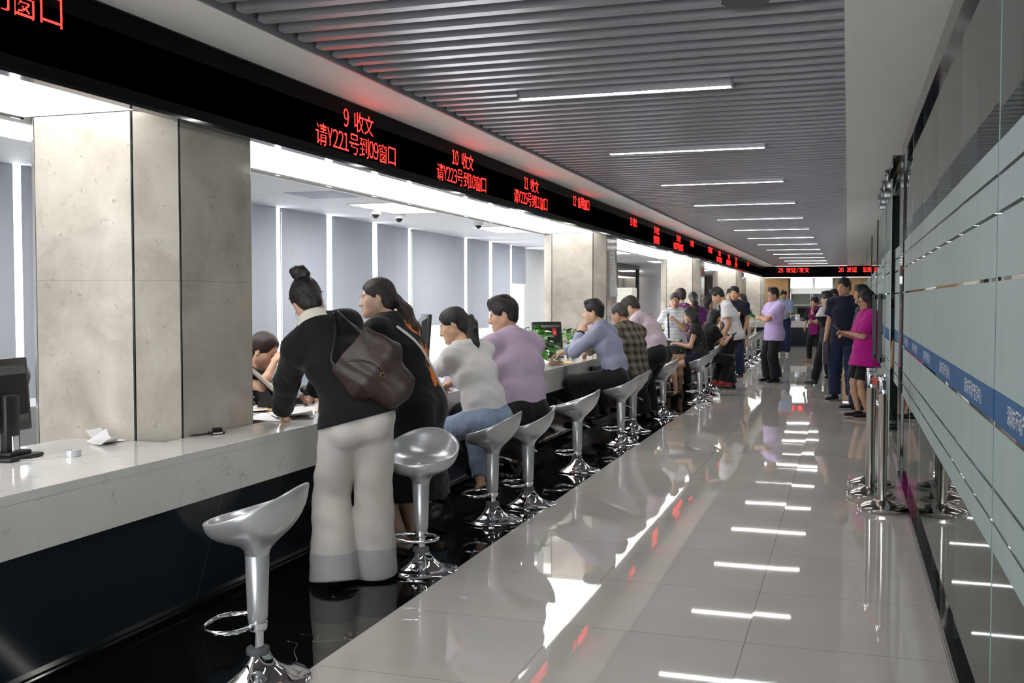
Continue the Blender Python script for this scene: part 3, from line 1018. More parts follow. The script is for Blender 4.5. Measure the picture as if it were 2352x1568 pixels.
# ceilings
struct(MB().box(-3.0, -2.6, YB, YE, 2.70, 2.86), 'ceiling_left', M_WHITECEIL)
struct(MB().box(-0.03, 3.6, YB, YE + 1, 2.70, 2.86), 'ceiling_right', M_WHITECEIL)
struct(MB().box(-2.62, -0.01, YB, YE, 2.86, 2.95), 'ceiling', M_PLENUM)
sl = MB()
yy = 4.03 - 0.18 * 60
while yy < YE - 0.1:
    if yy > YB + 0.1:
        sl.box(-2.575, -0.032, yy, yy + 0.062, 2.722, 2.84)
    yy += 0.18
sl.box(-2.60, -2.585, YB, YE, 2.70, 2.83)
struct(sl, 'ceiling_baffles', M_SLAT)
struct(MB().box(-7.0, -3.93, YB, 46, 2.45, 2.6), 'ceiling_office', M_OFFCEIL)
struct(MB().box(-3.96, -3.93, YB, YE + 0.5, 2.335, 2.6).box(-3.95, -3.0, YB, YE + 0.4, 2.37, 2.6), 'ceiling_bulkhead', M_WHITECEIL)
struct(MB().box(-3.0, 3.6, YE, 46, 2.72, 2.9).box(-7, 3.6, YE + 0.45, 46, 2.5, 2.72), 'ceiling_far', M_WHITECEIL)
# outer walls
struct(MB().box(-7.0, -3.0, YB - 0.15, YB, 0, 2.95).box(0.44, 3.6, YB - 0.15, YB, 0, 2.95).box(-3.0, 0.44, YB - 0.15, YB, 2.66, 2.95), 'wall_back', M_WALL)
en = MB()                                                 # the glazed entrance behind the camera
for x_ in (-2.97, -1.85, -0.73, 0.40):
    en.box(x_ - 0.03, x_ + 0.03, YB - 0.12, YB - 0.04, 0, 2.66)
en.box(-3.0, 0.44, YB - 0.12, YB - 0.04, 2.1, 2.16)
struct(en, 'window_3', M_BLACKSTEEL)
struct(MB().box(3.5, 3.6, YB, 46, 0, 2.95), 'wall_right', M_WALL)

# lit soffit panels between the pillars
PILY = [-5.15, 4.15, 13.5, 22.8, 32.1, 41.4]
PW = 0.94
def soffit(y0, y1, lab):
    o = thing('soffit_light', lab, 'light panel', (-3.46, (y0 + y1) / 2, 2.345), group='lit soffit panels above the counter')
    hw, L = 0.39, (y1 - y0) / 2
    MB().box(-hw, hw, -L, L, 0.0, 0.02).build('diffuser', M_SOFFIT, o)
    fr = MB().box(-hw - 0.012, -hw, -L, L, -0.012, 0.022)
    fr.box(hw - 0.02, hw, -L, L, -0.006, -0.001)
    fr.build('frame', M_BLACKSTEEL, o)
    return o
labs = ['white lit soffit panel above the counter on the near side of the first marble pillar',
        'long white lit soffit panel between the nearest pillar and the second pillar',
        'white lit soffit panel between the second and third pillars',
        'white lit soffit panel between the third and fourth pillars',
        'white lit soffit panel past the fourth pillar near the end display']
for i in range(5):
    soffit(PILY[i] + PW, PILY[i + 1], labs[i])

# ------------------------------------------------------------------ marble pillars with chamfered corners
def pillar(y, lab):
    o = thing('pillar', lab, 'pillar', (-3.51, y + PW / 2, 0))
    o['kind'] = 'structure'
    hw, ch, g = 0.44, 0.155, 0.007
    hy = PW / 2
    core = [(-hw + .02, -hy + ch), (-hw + ch, -hy + .02), (hw - ch, -hy + .02), (hw - .02, -hy + ch), (hw - .02, hy - ch), (hw - ch, hy - .02), (-hw + ch, hy - .02), (-hw + .02, hy - ch)]
    MB().prism(core, 0, 2.352).build('core', M_DARKGAP, o)
    cl = MB()
    def slab(p, q, th=0.03):
        p, q = Vector(p), Vector(q)
        d = (q - p).normalized()
        n = Vector((d.y, -d.x))
        a, b = p + d * g, q - d * g
        cl.prism([tuple(a), tuple(b), tuple(b - n * th), tuple(a - n * th)][::-1], 0, 2.34)
    pts = [(-hw, -hy + ch), (-hw + ch, -hy), (hw - ch, -hy), (hw, -hy + ch), (hw, hy - ch), (hw - ch, hy), (-hw + ch, hy), (-hw, hy - ch)]
    for i in range(8):
        slab(pts[i], pts[(i + 1) % 8])
    cl.build('marble_cladding', M_MARBLE, o)
    st = MB()
    for p in pts:
        st.lathe([(0.006, 0), (0.006, 2.34)], 8, (p[0] * 0.985, p[1] * 0.985, 0))
    st.build('corner_trim', M_BLACKSTEEL, o, 60)
    return o
for i, y in enumerate(PILY):
    pillar(y, ['beige marble clad pillar behind the camera', 'nearest beige marble pillar, rising from the white counter', 'second beige marble pillar, with a paper notice on its side',
               'third beige marble pillar behind the standing women', 'fourth beige marble pillar behind the man in the white shirt', 'farthest beige marble pillar beside the end display'][i])

# ------------------------------------------------------------------ red dot-matrix displays
GL = {'收': (24, [512, 98816, 99840, 6391296, 6391296, 6393854, 6393854, 6392840, 6396952, 6396952, 6403608, 6403600, 6398512, 6390576, 6390112, 6783456, 8356032, 7962816, 4293088, 99120, 99896, 105500, 112646, 98304]),
'文': (24, [0, 14336, 6144, 7168, 2048, 8388606, 8388606, 393312, 393312, 196800, 196800, 98688, 50048, 49920, 26112, 15360, 15360, 15360, 59136, 115648, 983280, 3932284, 7340046, 0]),
'请': (24, [384, 1048960, 1605630, 819198, 393600, 16380, 16380, 384, 8126848, 16580607, 786432, 786432, 802812, 798732, 798732, 802812, 798732, 798732, 901116, 999420, 929804, 1847308, 536696, 12400]),
'号': (24, [1048560, 1048560, 786480, 786480, 786480, 786480, 1048560, 0, 0, 0, 16777215, 8388606, 196608, 393216, 393216, 524272, 48, 48, 48, 48, 96, 96, 8128, 3968]),
'到': (24, [2, 6, 8388294, 393414, 393414, 798918, 536774, 1579206, 4193478, 4164806, 1222, 98502, 98502, 98502, 4193478, 98502, 98502, 98502, 98310, 113670, 522246, 8323078, 6291518, 56]),
'窗': (24, [0, 6144, 6144, 8388606, 6291462, 6341510, 229600, 925752, 3678220, 24576, 1048568, 524312, 540696, 589720, 557464, 590616, 538136, 531992, 539416, 647576, 589848, 1048568, 1048568, 524304]),
'口': (24, [0, 4194300, 4194300, 3145740, 3145740, 3145740, 3145740, 3145740, 3145740, 3145740, 3145740, 3145740, 3145740, 3145740, 3145740, 3145740, 3145740, 3145740, 3145740, 4194300, 4194300, 3145740, 3145740, 0]),
'备': (24, [0, 49152, 114688, 262112, 458976, 983488, 3785600, 3173888, 15360, 65280, 1033200, 8257598, 6291456, 1048560, 792624, 792624, 792624, 1048560, 792624, 792624, 792624, 1048560, 1048560, 0]),
'用': (24, [1048575, 1048575, 789507, 789507, 789507, 789507, 789507, 1048575, 1048575, 789507, 789507, 527363, 527363, 1048575, 2097151, 1575939, 1575939, 1575939, 1051651, 3148803, 3148803, 6294535, 6294654, 0]),
'发': (24, [0, 268352, 399456, 790576, 798744, 536576, 2097150, 2097150, 24576, 24576, 57344, 65520, 57392, 122928, 237664, 209120, 399552, 789888, 1574656, 7344000, 6306272, 61560, 245790, 0]),
'证': (24, [0, 3145728, 3702782, 1867774, 917696, 262336, 192, 192, 7864512, 16527552, 798912, 798974, 798912, 798912, 798912, 798912, 798912, 798912, 1028288, 995520, 929984, 1638399, 1114111, 0]),
'暂': (24, [0, 393244, 8385528, 1573376, 1573376, 3211776, 8385534, 8385534, 66064, 67088, 8386064, 8061968, 68624, 65552, 1048560, 1048560, 524304, 524304, 1048560, 524304, 524304, 1048560, 1048560, 524304]),
'停': (24, [0, 197376, 393600, 458751, 262144, 786432, 1589240, 1581064, 3678216, 7880696, 6815744, 4718592, 589822, 655359, 622595, 622595, 540664, 524544, 524544, 524544, 524544, 524544, 532224, 527872]),
'服': (24, [0, 4165628, 4165628, 3180548, 3180548, 3180548, 3180668, 4163704, 3246080, 3181568, 3182590, 3181316, 3180804, 4163852, 3246476, 2132120, 2132184, 2132080, 2132080, 6326520, 6326748, 4688654, 4687874, 0]),
'务': (24, [16384, 49152, 114688, 262136, 458800, 983136, 3768512, 3195776, 32256, 32256, 1033208, 8257598, 4096, 12288, 12288, 4194296, 24600, 24600, 49176, 98320, 196624, 1966128, 7866336, 0]),
'0': (12, [0, 0, 504, 924, 780, 1542, 1542, 1542, 1542, 1542, 3075, 3075, 3075, 3075, 1542, 1542, 1542, 1542, 1542, 780, 1020, 504, 0, 0]),
'1': (12, [0, 0, 480, 2016, 992, 96, 96, 96, 96, 96, 96, 96, 96, 96, 96, 96, 96, 96, 96, 96, 2046, 4095, 0, 0]),
'2': (12, [0, 0, 1008, 2044, 1548, 1038, 6, 6, 6, 12, 12, 12, 24, 24, 48, 112, 96, 192, 384, 896, 1918, 4095, 0, 0]),
'3': (12, [0, 0, 504, 1980, 1550, 6, 6, 6, 6, 12, 56, 240, 252, 14, 6, 6, 3, 7, 6, 1550, 1980, 1016, 0, 0]),
'4': (12, [0, 0, 24, 56, 56, 104, 104, 200, 200, 392, 264, 776, 520, 1544, 1564, 4095, 2046, 8, 8, 8, 8, 8, 0, 0]),
'5': (12, [0, 0, 1022, 1020, 768, 768, 768, 768, 768, 1016, 1020, 526, 6, 6, 7, 3, 7, 6, 1030, 1550, 2044, 1016, 0, 0]),
'6': (12, [0, 0, 252, 494, 898, 768, 1536, 1536, 1536, 1536, 1272, 3996, 3846, 3590, 1027, 1539, 1539, 1542, 1542, 774, 476, 248, 0, 0]),
'7': (12, [0, 0, 4095, 2046, 6, 12, 12, 24, 24, 48, 48, 48, 96, 96, 96, 96, 96, 224, 224, 192, 192, 192, 0, 0]),
'8': (12, [0, 0, 504, 924, 782, 1542, 1542, 1542, 774, 772, 460, 504, 888, 540, 1542, 1030, 3075, 3075, 1542, 1542, 924, 504, 0, 0]),
'9': (12, [0, 0, 496, 952, 1548, 1542, 1030, 3078, 3078, 1027, 1543, 1551, 927, 498, 6, 6, 6, 6, 12, 1052, 2040, 1008, 0, 0]),
'Y': (12, [0, 0, 1542, 1542, 1542, 780, 780, 264, 408, 408, 144, 240, 240, 96, 96, 96, 96, 96, 96, 96, 96, 96, 0, 0]),
'/': (12, [0, 6, 6, 4, 12, 12, 24, 24, 16, 48, 32, 96, 96, 64, 192, 128, 384, 384, 256, 768, 512, 1536, 1536, 0])}
BIG = {'深': (32, [0, 402653184, 1044381694, 255852542, 129499150, 20447246, 3670286, 3720078, 115136, 229600, 1611071600, 2014249016, 1042153532, 255597596, 101719048, 7168, 7168, 4194302, 4194302, 50364160, 50396928, 117497728, 100785600, 235118016, 201792736, 470686840, 406592572, 947395614, 812653582, 1879055360, 536878080, 6144]),
'圳': (32, [50331648, 117555207, 117555207, 117555975, 117555975, 117555975, 117555975, 117555975, 1072808711, 2147074823, 2147074823, 117555975, 117555975, 117555975, 117555975, 117539591, 117539591, 117539591, 117539591, 117670663, 117670663, 120816391, 133923591, 267617031, 2139554567, 2114388743, 1879507719, 918279, 917511, 1835015, 1835015, 6]),
'市': (32, [0, 458752, 229376, 229376, 114688, 2147483646, 2147483646, 2147483646, 229376, 229376, 229376, 229376, 229376, 268435440, 268435440, 235110448, 235110448, 235110448, 235110448, 235110448, 235110448, 235110448, 235110448, 235110448, 235110448, 235114480, 235114480, 201557952, 229376, 229376, 229376, 98304]),
'不': (32, [0, 1073741820, 2147483646, 2147483646, 61440, 122880, 114688, 245760, 491520, 1015808, 1021952, 2079744, 3907328, 16484224, 32736224, 63144432, 126058616, 520323132, 2114158622, 2013495310, 1879277572, 229376, 229376, 229376, 229376, 229376, 229376, 229376, 229376, 229376, 98304, 0]),
'动': (32, [768, 1792, 1073612544, 1073612544, 1073612544, 1792, 1792, 1792, 65535, 65535, 1799, 4294903558, 4294903558, 117442054, 117442054, 100664838, 235408902, 236457478, 236719630, 202116622, 470682638, 470686734, 941497358, 1006573582, 2147432462, 2139305998, 2013425676, 61468, 57372, 115708, 115704, 0]),
'产': (32, [32768, 245760, 114688, 57344, 268435452, 536870908, 268435452, 2097408, 7340992, 3146624, 3670784, 1836800, 1574400, 268435454, 268435454, 268435454, 234881024, 234881024, 234881024, 234881024, 234881024, 201326592, 201326592, 469762048, 469762048, 469762048, 402653184, 939524096, 939524096, 1879048192, 805306368, 0]),
'登': (32, [0, 16384, 536666304, 536764864, 536770432, 1851144, 136059932, 506993720, 124784240, 65013728, 33554368, 62914016, 119536880, 503316604, 2080374846, 1946156942, 603979648, 58721152, 58720640, 58720640, 58720640, 67108736, 67108736, 33554304, 6292992, 7343616, 3148800, 3677184, 3152896, 2147483646, 1073741822, 0]),
'记': (32, [0, 134217728, 503578616, 252182520, 126353400, 62914584, 29360152, 8388632, 24, 24, 24, 4278190104, 4278190104, 50331704, 50593784, 50593784, 50528280, 50528280, 50528256, 50528256, 50528256, 50528256, 50528256, 50528260, 53673991, 66781191, 65208326, 130252806, 126074910, 100925436, 67239928, 0]),
'中': (32, [98304, 98304, 98304, 98304, 98304, 98304, 536870904, 1073741820, 1073741820, 939622428, 939622428, 939622428, 939622428, 939622428, 939622428, 939622428, 939622428, 939622428, 1073741820, 1073741820, 1073741820, 939622428, 939622408, 98304, 98304, 98304, 98304, 98304, 98304, 98304, 98304, 98304]),
'心': (32, [0, 524288, 1835008, 1966080, 491520, 245760, 122880, 61440, 30720, 6305792, 7340032, 7340064, 409993328, 477102192, 477102136, 409993272, 409993272, 946864156, 946864156, 946864140, 812646414, 1886388494, 1886388614, 1886388615, 3765436806, 1617953152, 7340928, 7340928, 8388352, 4194048, 2096128, 0])}
def bits(tab, ch):
    w, rows = tab[ch]
    return w, [[(r >> (w - 1 - q)) & 1 for q in range(w)] for r in rows]
M_LEDB = NT('display_face')
M_LEDB.set(Base_Color=(*lin((16, 16, 17)), 1), Roughness=0.55)
v = M_LEDB.coord()
jm, tid = tile_mask(M_LEDB, v, 50.0, 0.96, 0.0, 0.4, 0.004)
M_LEDB.l(M_LEDB.mix(jm, lin((17, 17, 18)), lin((5, 5, 5))), M_LEDB.b.inputs['Base Color'])
M_LEDB.b.inputs['Specular IOR Level'].default_value = 0.08
M_LEDB = M_LEDB.m
M_LED = emit('lit_red_dots', (1.0, 0.020, 0.016), E_LED)
PX, PZ = 0.0060, 0.0055
def dots(parent, name, text, u0, z1, place):
    """place(u, z) -> (position, right vector, out vector) on the board"""
    m = MB()
    u = u0
    for ch in text:
        if ch == ' ':
            u += 12 * PX
            continue
        w, rows = bits(GL, ch)
        for r, row in enumerate(rows):
            for q, on in enumerate(row):
                if on:
                    p, rt, ot = place(u + (q + .5) * PX, z1 - (r + .5) * PZ)
                    a, b = rt * (PX * 0.36), Vector((0, 0, PZ * 0.38))
                    p = p + ot * 0.0015
                    m.add([p - a - b, p + a - b, p + a + b, p - a + b], [(0, 1, 2, 3)])
        u += w * PX
    o = m.build(name, M_LED, parent)
    return o
def width(t):
    return sum(12 if c == ' ' else GL[c][0] for c in t) * PX
disp = thing('led_display', 'long black dot-matrix display with red counter messages running above the whole counter', 'led display', (-3.0, 16.5, 2.33))
MB().box(-0.06, 0, YB - 16.5, YE - 16.5, -0.012, 0.37).build('housing', M_LEDB, disp)
rl = MB()
rl.box(-0.05, 0.006, YB - 16.5, YE - 16.5, -0.022, -0.012).box(-0.05, 0.012, YB - 16.5, YE - 16.5, -0.03, -0.022)
rl.build('bottom_rail', M_BLACKSTEEL, disp)
sl = MB().box(-0.03, 0.004, YB - 16.5, YE - 16.5, 0.362, 0.37)
sl.build('top_rail', M_BLACKSTEEL, disp)
def on_long(u, z):
    return Vector((0.0, u - 16.5, z - 2.33)), Vector((0, 1, 0)), Vector((1, 0, 0))
MSG = [(3.1, '8 备用窗口', None), (6.1, '9 收文', '请Y221号到09窗口'), (8.0, '10 收文', '请Y223号到10窗口'), (9.93, '11 收文', '请Y225号到11窗口'),
       (11.96, '12 备用窗口', None), (15.1, '13 收文', None), (17.03, '14 收文', '暂停服务'), (19.35, '15 收文', '请Y227号到15窗口'), (21.1, '16 收文', None),
       (24.0, '17 备用窗口', None), (25.8, '18 发证', '请Y104号到18窗口'), (27.9, '19 发证', '请Y105号到19窗口'), (29.8, '20 收文', '暂停服务'), (33.5, '22 收文', None)]
for yc, a, b in MSG:
    o = dots(disp, 'message', a, yc - width(a) / 2, 2.655, on_long)
    if b:
        dots(disp, 'message', b, yc - width(b) / 2, 2.505, on_long)
d2 = thing('led_display', 'black dot-matrix display with red characters 25 and 26 across the far end of the hall', 'led display', (-0.6, YE, 2.33))
MB().box(-2.4, 2.6, 0, 0.06, -0.03, 0.37).build('housing', M_LEDB, d2)
def on_end(u, z):
    return Vector((u + 0.6, 0.0, z - 2.33)), Vector((1, 0, 0)), Vector((0, -1, 0))
PX, PZ = 0.0078, 0.0076
for xc, a in ((-1.93, '25 发证/发文'), (-0.02, '26 发证'), (1.6, '27 发证')):
    dots(d2, 'message', a, xc - width(a) / 2, 2.655, on_end)
st = tag(MB().box(-3.0, 2.0, YE + 0.07, YE + 0.4, 2.29, 2.31).build('soffit_light', M_SOFFIT), 'thin white lit strip below the end display', 'light panel')

# ------------------------------------------------------------------ linear lamps in the baffle ceiling
tl = None
for k in range(-4, 13):
    y = 6.22 + 2.55 * k
    if k == -4 or tl is None:
        tl = thing('linear_lamp', '', 'ceiling light', (-1.305, y, 2.70), group='linear lamps in the baffle ceiling')
        MB().rbox(-0.64, 0.64, -0.034, 0.034, -0.006, 0.02, 0.004).build('diffuser', M_TUBE, tl, 40)
        MB().box(-0.655, 0.655, -0.042, -0.0345, -0.007, 0.06).box(-0.655, 0.655, 0.0345, 0.042, -0.007, 0.06).box(-0.655, -0.641, -0.042, 0.042, -0.007, 0.06).box(0.641, 0.655, -0.042, 0.042, -0.007, 0.06).build('casing', M_SLAT, tl)
        cur = tl
    else:
        cur = copy_tree(tl, loc=(-1.305, y, 2.70))
    names = ['nearest', 'second', 'third', 'fourth', 'fifth', 'sixth', 'seventh', 'eighth', 'ninth', 'tenth', 'eleventh', 'twelfth', 'thirteenth']
    cur['label'] = ('%s white linear lamp in view in the grey baffle ceiling' % names[k]) if k >= 0 else 'white linear lamp in the baffle ceiling behind the camera'

# ------------------------------------------------------------------ the counter
YC0, YC1 = -4.2, 33.2
ct = thing('service_counter', 'long white quartz service counter with sloping black front panels', 'counter', (-3.2, 14, 0))
wt = MB().box(0.135, 0.46, YC0 - 14, YC1 - 14, 0.742, 0.78)
ends = [YC0] + [q for y in PILY[1:4] for q in (y, y + PW)] + [32.1]
for i in range(0, len(ends), 2):
    wt.box(-0.4, 0.135, ends[i] - 14 + 0.002, ends[i + 1] - 14 - 0.002, 0.742, 0.78)
wt.box(0.42, 0.46, YC0 - 14, YC1 - 14, 0.555, 0.742).build('worktop', M_QUARTZ, ct, bevel=0.002)
MB().prism([(0.44, 0.555), (0.28, 0.02), (0.2, 0.02), (0.36, 0.555)], YC0 - 14, YC1 - 14, 'y').build('front_panel', M_BLACKPANEL, ct)
MB().prism([(0.305, 0.03), (0.302, 0.02), (0.25, 0.02), (0.25, 0.03)], YC0 - 14, YC1 - 14, 'y').build('skirting_strip', M_STEEL, ct)
MB().box(0.2, 0.27, YC0 - 14, YC1 - 14, 0.0, 0.02).build('plinth', M_DARKGAP, ct)
dl = ['near the left edge of the view', 'between the nearest and second pillars', 'between the second and third pillars', 'between the third and fourth pillars']
for i in range(0, len(ends), 2):
    ya, yb = ends[i] + 0.02, ends[i + 1] - 0.02
    bk = thing('clerk_desk', 'pale clerk desk behind the white counter ' + dl[i // 2], 'desk', (-3.9, (ya + yb) / 2, 0))
    L = (yb - ya) / 2
    MB().box(0.18, 0.26, -L, L, 0.70, 0.73).build('desk_top', M_WHITE, bk)
    MB().box(0.22, 0.25, -L, L, 0.0, 0.70).build('modesty_panel', M_DARKP, bk)

# ------------------------------------------------------------------ office side: windows, blinds
t = NT('grey_blue_blind_fabric')
t.set(Base_Color=(*lin((166, 170, 177)), 1), Roughness=0.9)
v = t.coord()
nz = t.noise(t.mapped(v, (1, 5, 0.25)), 3.0, 3)
t.bump(nz, 0.25, 0.03)
tr = t.n('ShaderNodeBsdfTranslucent'); tr.inputs['Color'].default_value = (*lin((196, 200, 208)), 1)
mx = t.n('ShaderNodeMixShader'); mx.inputs[0].default_value = 0.13
t.l(t.b.outputs[0], mx.inputs[1]); t.l(tr.outputs[0], mx.inputs[2])
t.l(mx.outputs[0], t.t.nodes['Material Output'].inputs[0])
M_BLIND = t.m
XW = -5.98
wl = MB()
wl.box(XW - 0.2, XW, YB, 19.3, 0, 0.12).box(XW - 0.2, XW, YB, 19.3, 2.42, 2.6)
wl.box(XW - 0.2, XW, 19.3, 27.2, 0, 2.6).box(XW - 0.2, XW, 30.2, 46, 0, 2.6)
struct(wl, 'wall_left', M_WALL)
wf = MB()
for yv in [YB + 0.1 + 1.2 * k for k in range(22)]:
    wf.box(XW - 0.15, XW - 0.05, yv - 0.03, yv + 0.03, 0.12, 2.42)
wf.box(XW - 0.14, XW - 0.06, YB, 19.3, 0.95, 1.0)
struct(wf, 'window_1', simple('white_window_frame', (220, 224, 228), 0.4))
BL = [(4.95, 6.2, .1), (6.27, 7.45, .1), (7.5, 8.7, .1), (8.75, 9.9, .1), (9.985, 11.04, .1), (11.17, 12.3, .1), (12.40, 13.46, .1), (13.52, 15.7, 1.08), (15.80, 16.88, .98), (17.03, 18.06, .95), (18.12, 19.02, 1.76),
      (3.7, 4.9, .1), (2.4, 3.65, .1), (1.1, 2.35, .1), (-0.2, 1.05, .1), (-2.5, -0.3, .1)]
blab = {4.95: 'left of the nearest pillar', 6.27: 'hidden half behind the nearest pillar', 8.75: 'just right of the nearest pillar', 9.985: 'behind the head of the woman with a bun', 11.17: 'second to the right of the woman with a bun',
        12.40: 'behind the woman with a ponytail, slanting gap on its left', 13.52: 'widest, behind the seated woman in white', 15.80: 'above the man in lilac', 17.03: 'right of the man in lilac', 18.12: 'short one raised highest beside the second pillar'}
for y0, y1, zb in BL:
    o = thing('roller_blind', 'grey blue roller blind ' + blab.get(y0, 'hanging left of the view by the near windows'), 'blind', (-5.86, (y0 + y1) / 2, 0), group='roller blinds on the office windows')
    L = (y1 - y0) / 2
    n = 24
    vv, ff = [], []
    for k in range(n + 1):
        yk = -L + 2 * L * k / n
        xk = 0.006 * math.sin(yk * 9 + y0) + 0.004 * math.sin(yk * 21)
        sk = 0.02 * (1 if y0 == 12.40 else 0)
        for z_ in (zb, 2.452):
            for dx in (0, 0.0025):
                off = (0.055 if (y0 == 12.40 and z_ == zb) else 0) * (1 - k / n)
                vv.append((xk + dx, yk + off, z_))
    for k in range(n):
        a, b = k * 4, k * 4 + 4
        ff += [(a, a + 2, b + 2, b), (a + 1, b + 1, b + 3, a + 3), (a, b, b + 1, a + 1), (a + 2, a + 3, b + 3, b + 2)]
    ff += [(0, 1, 3, 2), (n * 4, n * 4 + 2, n * 4 + 3, n * 4 + 1)]
    MB().add(vv, ff).build('fabric', M_BLIND, o, 60)
    MB().rbox(-0.012, 0.014, -L, L, zb - 0.03, zb, 0.004).build('bottom_bar', M_WHITE, o)
    if y0 in (9.985, 13.52):
        MB().tube([(0.03, -L - 0.02, 0.3 + 0.1 * k) for k in range(22)], 0.004, 6).build('pull_chain', M_WHITE, o, 60)

# beyond the windows: dark framed glass door, polished wall slab, second glass door, timber door
t = NT('dark_door_glass')
t.set(Base_Color=(*lin((46, 50, 54)), 1), Roughness=0.04)
M_DARKGLASS = t.m
dr = thing('door_1', 'dark framed glass office door beyond the second pillar', 'door', (XW + 0.1, 28.7, 0)); dr['kind'] = 'structure'
MB().box(-0.05, 0.06, -1.6, -1.5, 0, 2.44).box(-0.05, 0.06, 1.42, 1.5, 0, 2.44).box(-0.05, 0.06, -1.5, 1.42, 2.34, 2.44).build('frame', M_DARKP, dr)
MB().box(-0.01, 0.01, -1.5, 1.42, 0, 2.34).build('pane', M_DARKGLASS, dr)
t = NT('polished_white_wall'); t.set(Base_Color=(*lin((206, 206, 214)), 1), Roughness=0.12)
struct(MB().box(XW, XW + 0.14, 30.2, 35.8, 0, 2.45), 'wall_panel', t.m)
d3 = thing('door_2', 'dark glass door with steel pull handle behind the third pillar', 'door', (XW + 0.1, 38.2, 0)); d3['kind'] = 'structure'
MB().box(-0.05, 0.06, -2.4, -2.25, 0, 2.44).box(-0.05, 0.06, 2.25, 2.4, 0, 2.44).build('frame', M_DARKP, d3)
MB().box(-0.01, 0.01, -2.25, 2.25, 0, 2.44).build('pane', M_DARKGLASS, d3)
MB().tube([(0.06, -0.4, 0.7), (0.06, -0.4, 1.9)], 0.025, 10).build('door_handle', M_CHROME, d3, 60)
struct(MB().box(XW, XW + 0.1, 40.6, 46, 0, 2.45), 'wall_timber', M_WOOD)
# ------------------------------------------------------------------ far end wall
YW = 41.0
struct(MB().box(-3.03, -2.1, YW + 0.06, YW + 0.2, 0, 2.6).box(-7, -3.0, 45.85, 46, 0, 2.6).box(-3.03, -3.0, YW + 0.2, 45.9, 0, 2.6).box(-0.55, 3.6, YW + 0.06, YW + 0.2, 0, 2.6).box(-2.1, -0.55, YW + 0.06, YW + 0.2, 0, 1.0), 'wall_end', M_WALL)
struct(MB().box(-3.02, -2.16, YW, YW + 0.05, 0, 2.6).box(-0.48, 2.5, YW, YW + 0.05, 0, 2.6), 'wall_end_timber', M_WOOD)
struct(MB().box(-2.16, -2.09, YW - 0.03, YW + 0.05, 0, 2.6).box(-0.56, -0.48, YW - 0.03, YW + 0.05, 0, 2.6), 'trim_1', M_BLACKSTEEL)
w2 = thing('window_2', 'pale backlit window above the shelves on the end wall', 'window', (-1.32, YW + 0.1, 2.0)); w2['kind'] = 'structure'
MB().box(-0.78, 0.78, 0, 0.02, -0.3, 0.5).build('pane', emit('frosted_backlit_glass', (0.86, 0.96, 0.93), 0.75), w2)
MB().box(0.04, 0.12, -0.03, 0.0, -0.3, 0.5).box(-0.78, 0.78, -0.05, 0.0, -0.31, -0.1).build('frame', M_WHITE, w2)

# ------------------------------------------------------------------ swivel bar stools
def make_silver(name, rough):
    t = NT(name)
    t.set(Base_Color=(*lin((190, 191, 194)), 1), Roughness=rough, Metallic=0.55)
    t.b.inputs['Coat Weight'].default_value = 0.6
    t.b.inputs['Coat Roughness'].default_value = 0.05
    return t.m
M_SILVER = make_silver('silver_plastic_shell', 0.32)
M_RUBBER = simple('grey_rubber', (92, 94, 97), 0.6)

def bez(p0, p1, p2, p3, n):
    o = []
    for i in range(n + 1):
        t = i / n
        a = [(1 - t) ** 3, 3 * t * (1 - t) ** 2, 3 * t * t * (1 - t), t ** 3]
        o.append(tuple(sum(w * p[k] for w, p in zip(a, (p0, p1, p2, p3))) for k in (0, 1)))
    return o

def seat_shell(dz):
    n = 56
    v, f = [], []
    rows = None
    for k in range(n):
        a = 2 * PI * k / n                           # a = 0 at the raised back (local -Y), PI at the low front
        co = math.cos(a)
        zr = 0.650 + 0.075 * co + 0.012 * math.cos(2 * a) + dz
        rr = 0.202 - 0.006 * math.cos(2 * a)
        zn = 0.462 + dz
        out = bez((0.046, zn), (0.055, zn + 0.07), (rr * 0.93, zn + 0.055 + 0.03 * co), (rr, zr - 0.004), 12)
        lip = [(rr - 0.002, zr + 0.001), (rr - 0.007, zr + 0.003), (rr - 0.013, zr - 0.001)]
        fl = 0.568 + dz + 0.012 * co
        inn = bez((rr - 0.016, zr - 0.006), (rr - 0.03, fl + 0.45 * (zr - fl)), (0.155, fl + 0.004), (0.095, fl - 0.006), 8) + bez((0.08, fl - 0.007), (0.05, fl - 0.010), (0.03, fl - 0.012), (0.004, fl - 0.012), 3)
        col = out + lip + inn
        rows = len(col)
        for r, z in col:
            v.append((r * math.sin(a), -r * math.cos(a), z))
    for k in range(n):
        j = (k + 1) % n
        for i in range(rows - 1):
            f.append((k * rows + i, j * rows + i, j * rows + i + 1, k * rows + i + 1))
    f.append(tuple(k * rows + rows - 1 for k in range(n)))
    f.append(tuple(k * rows for k in range(n - 1, -1, -1)))
    return MB().add(v, f)

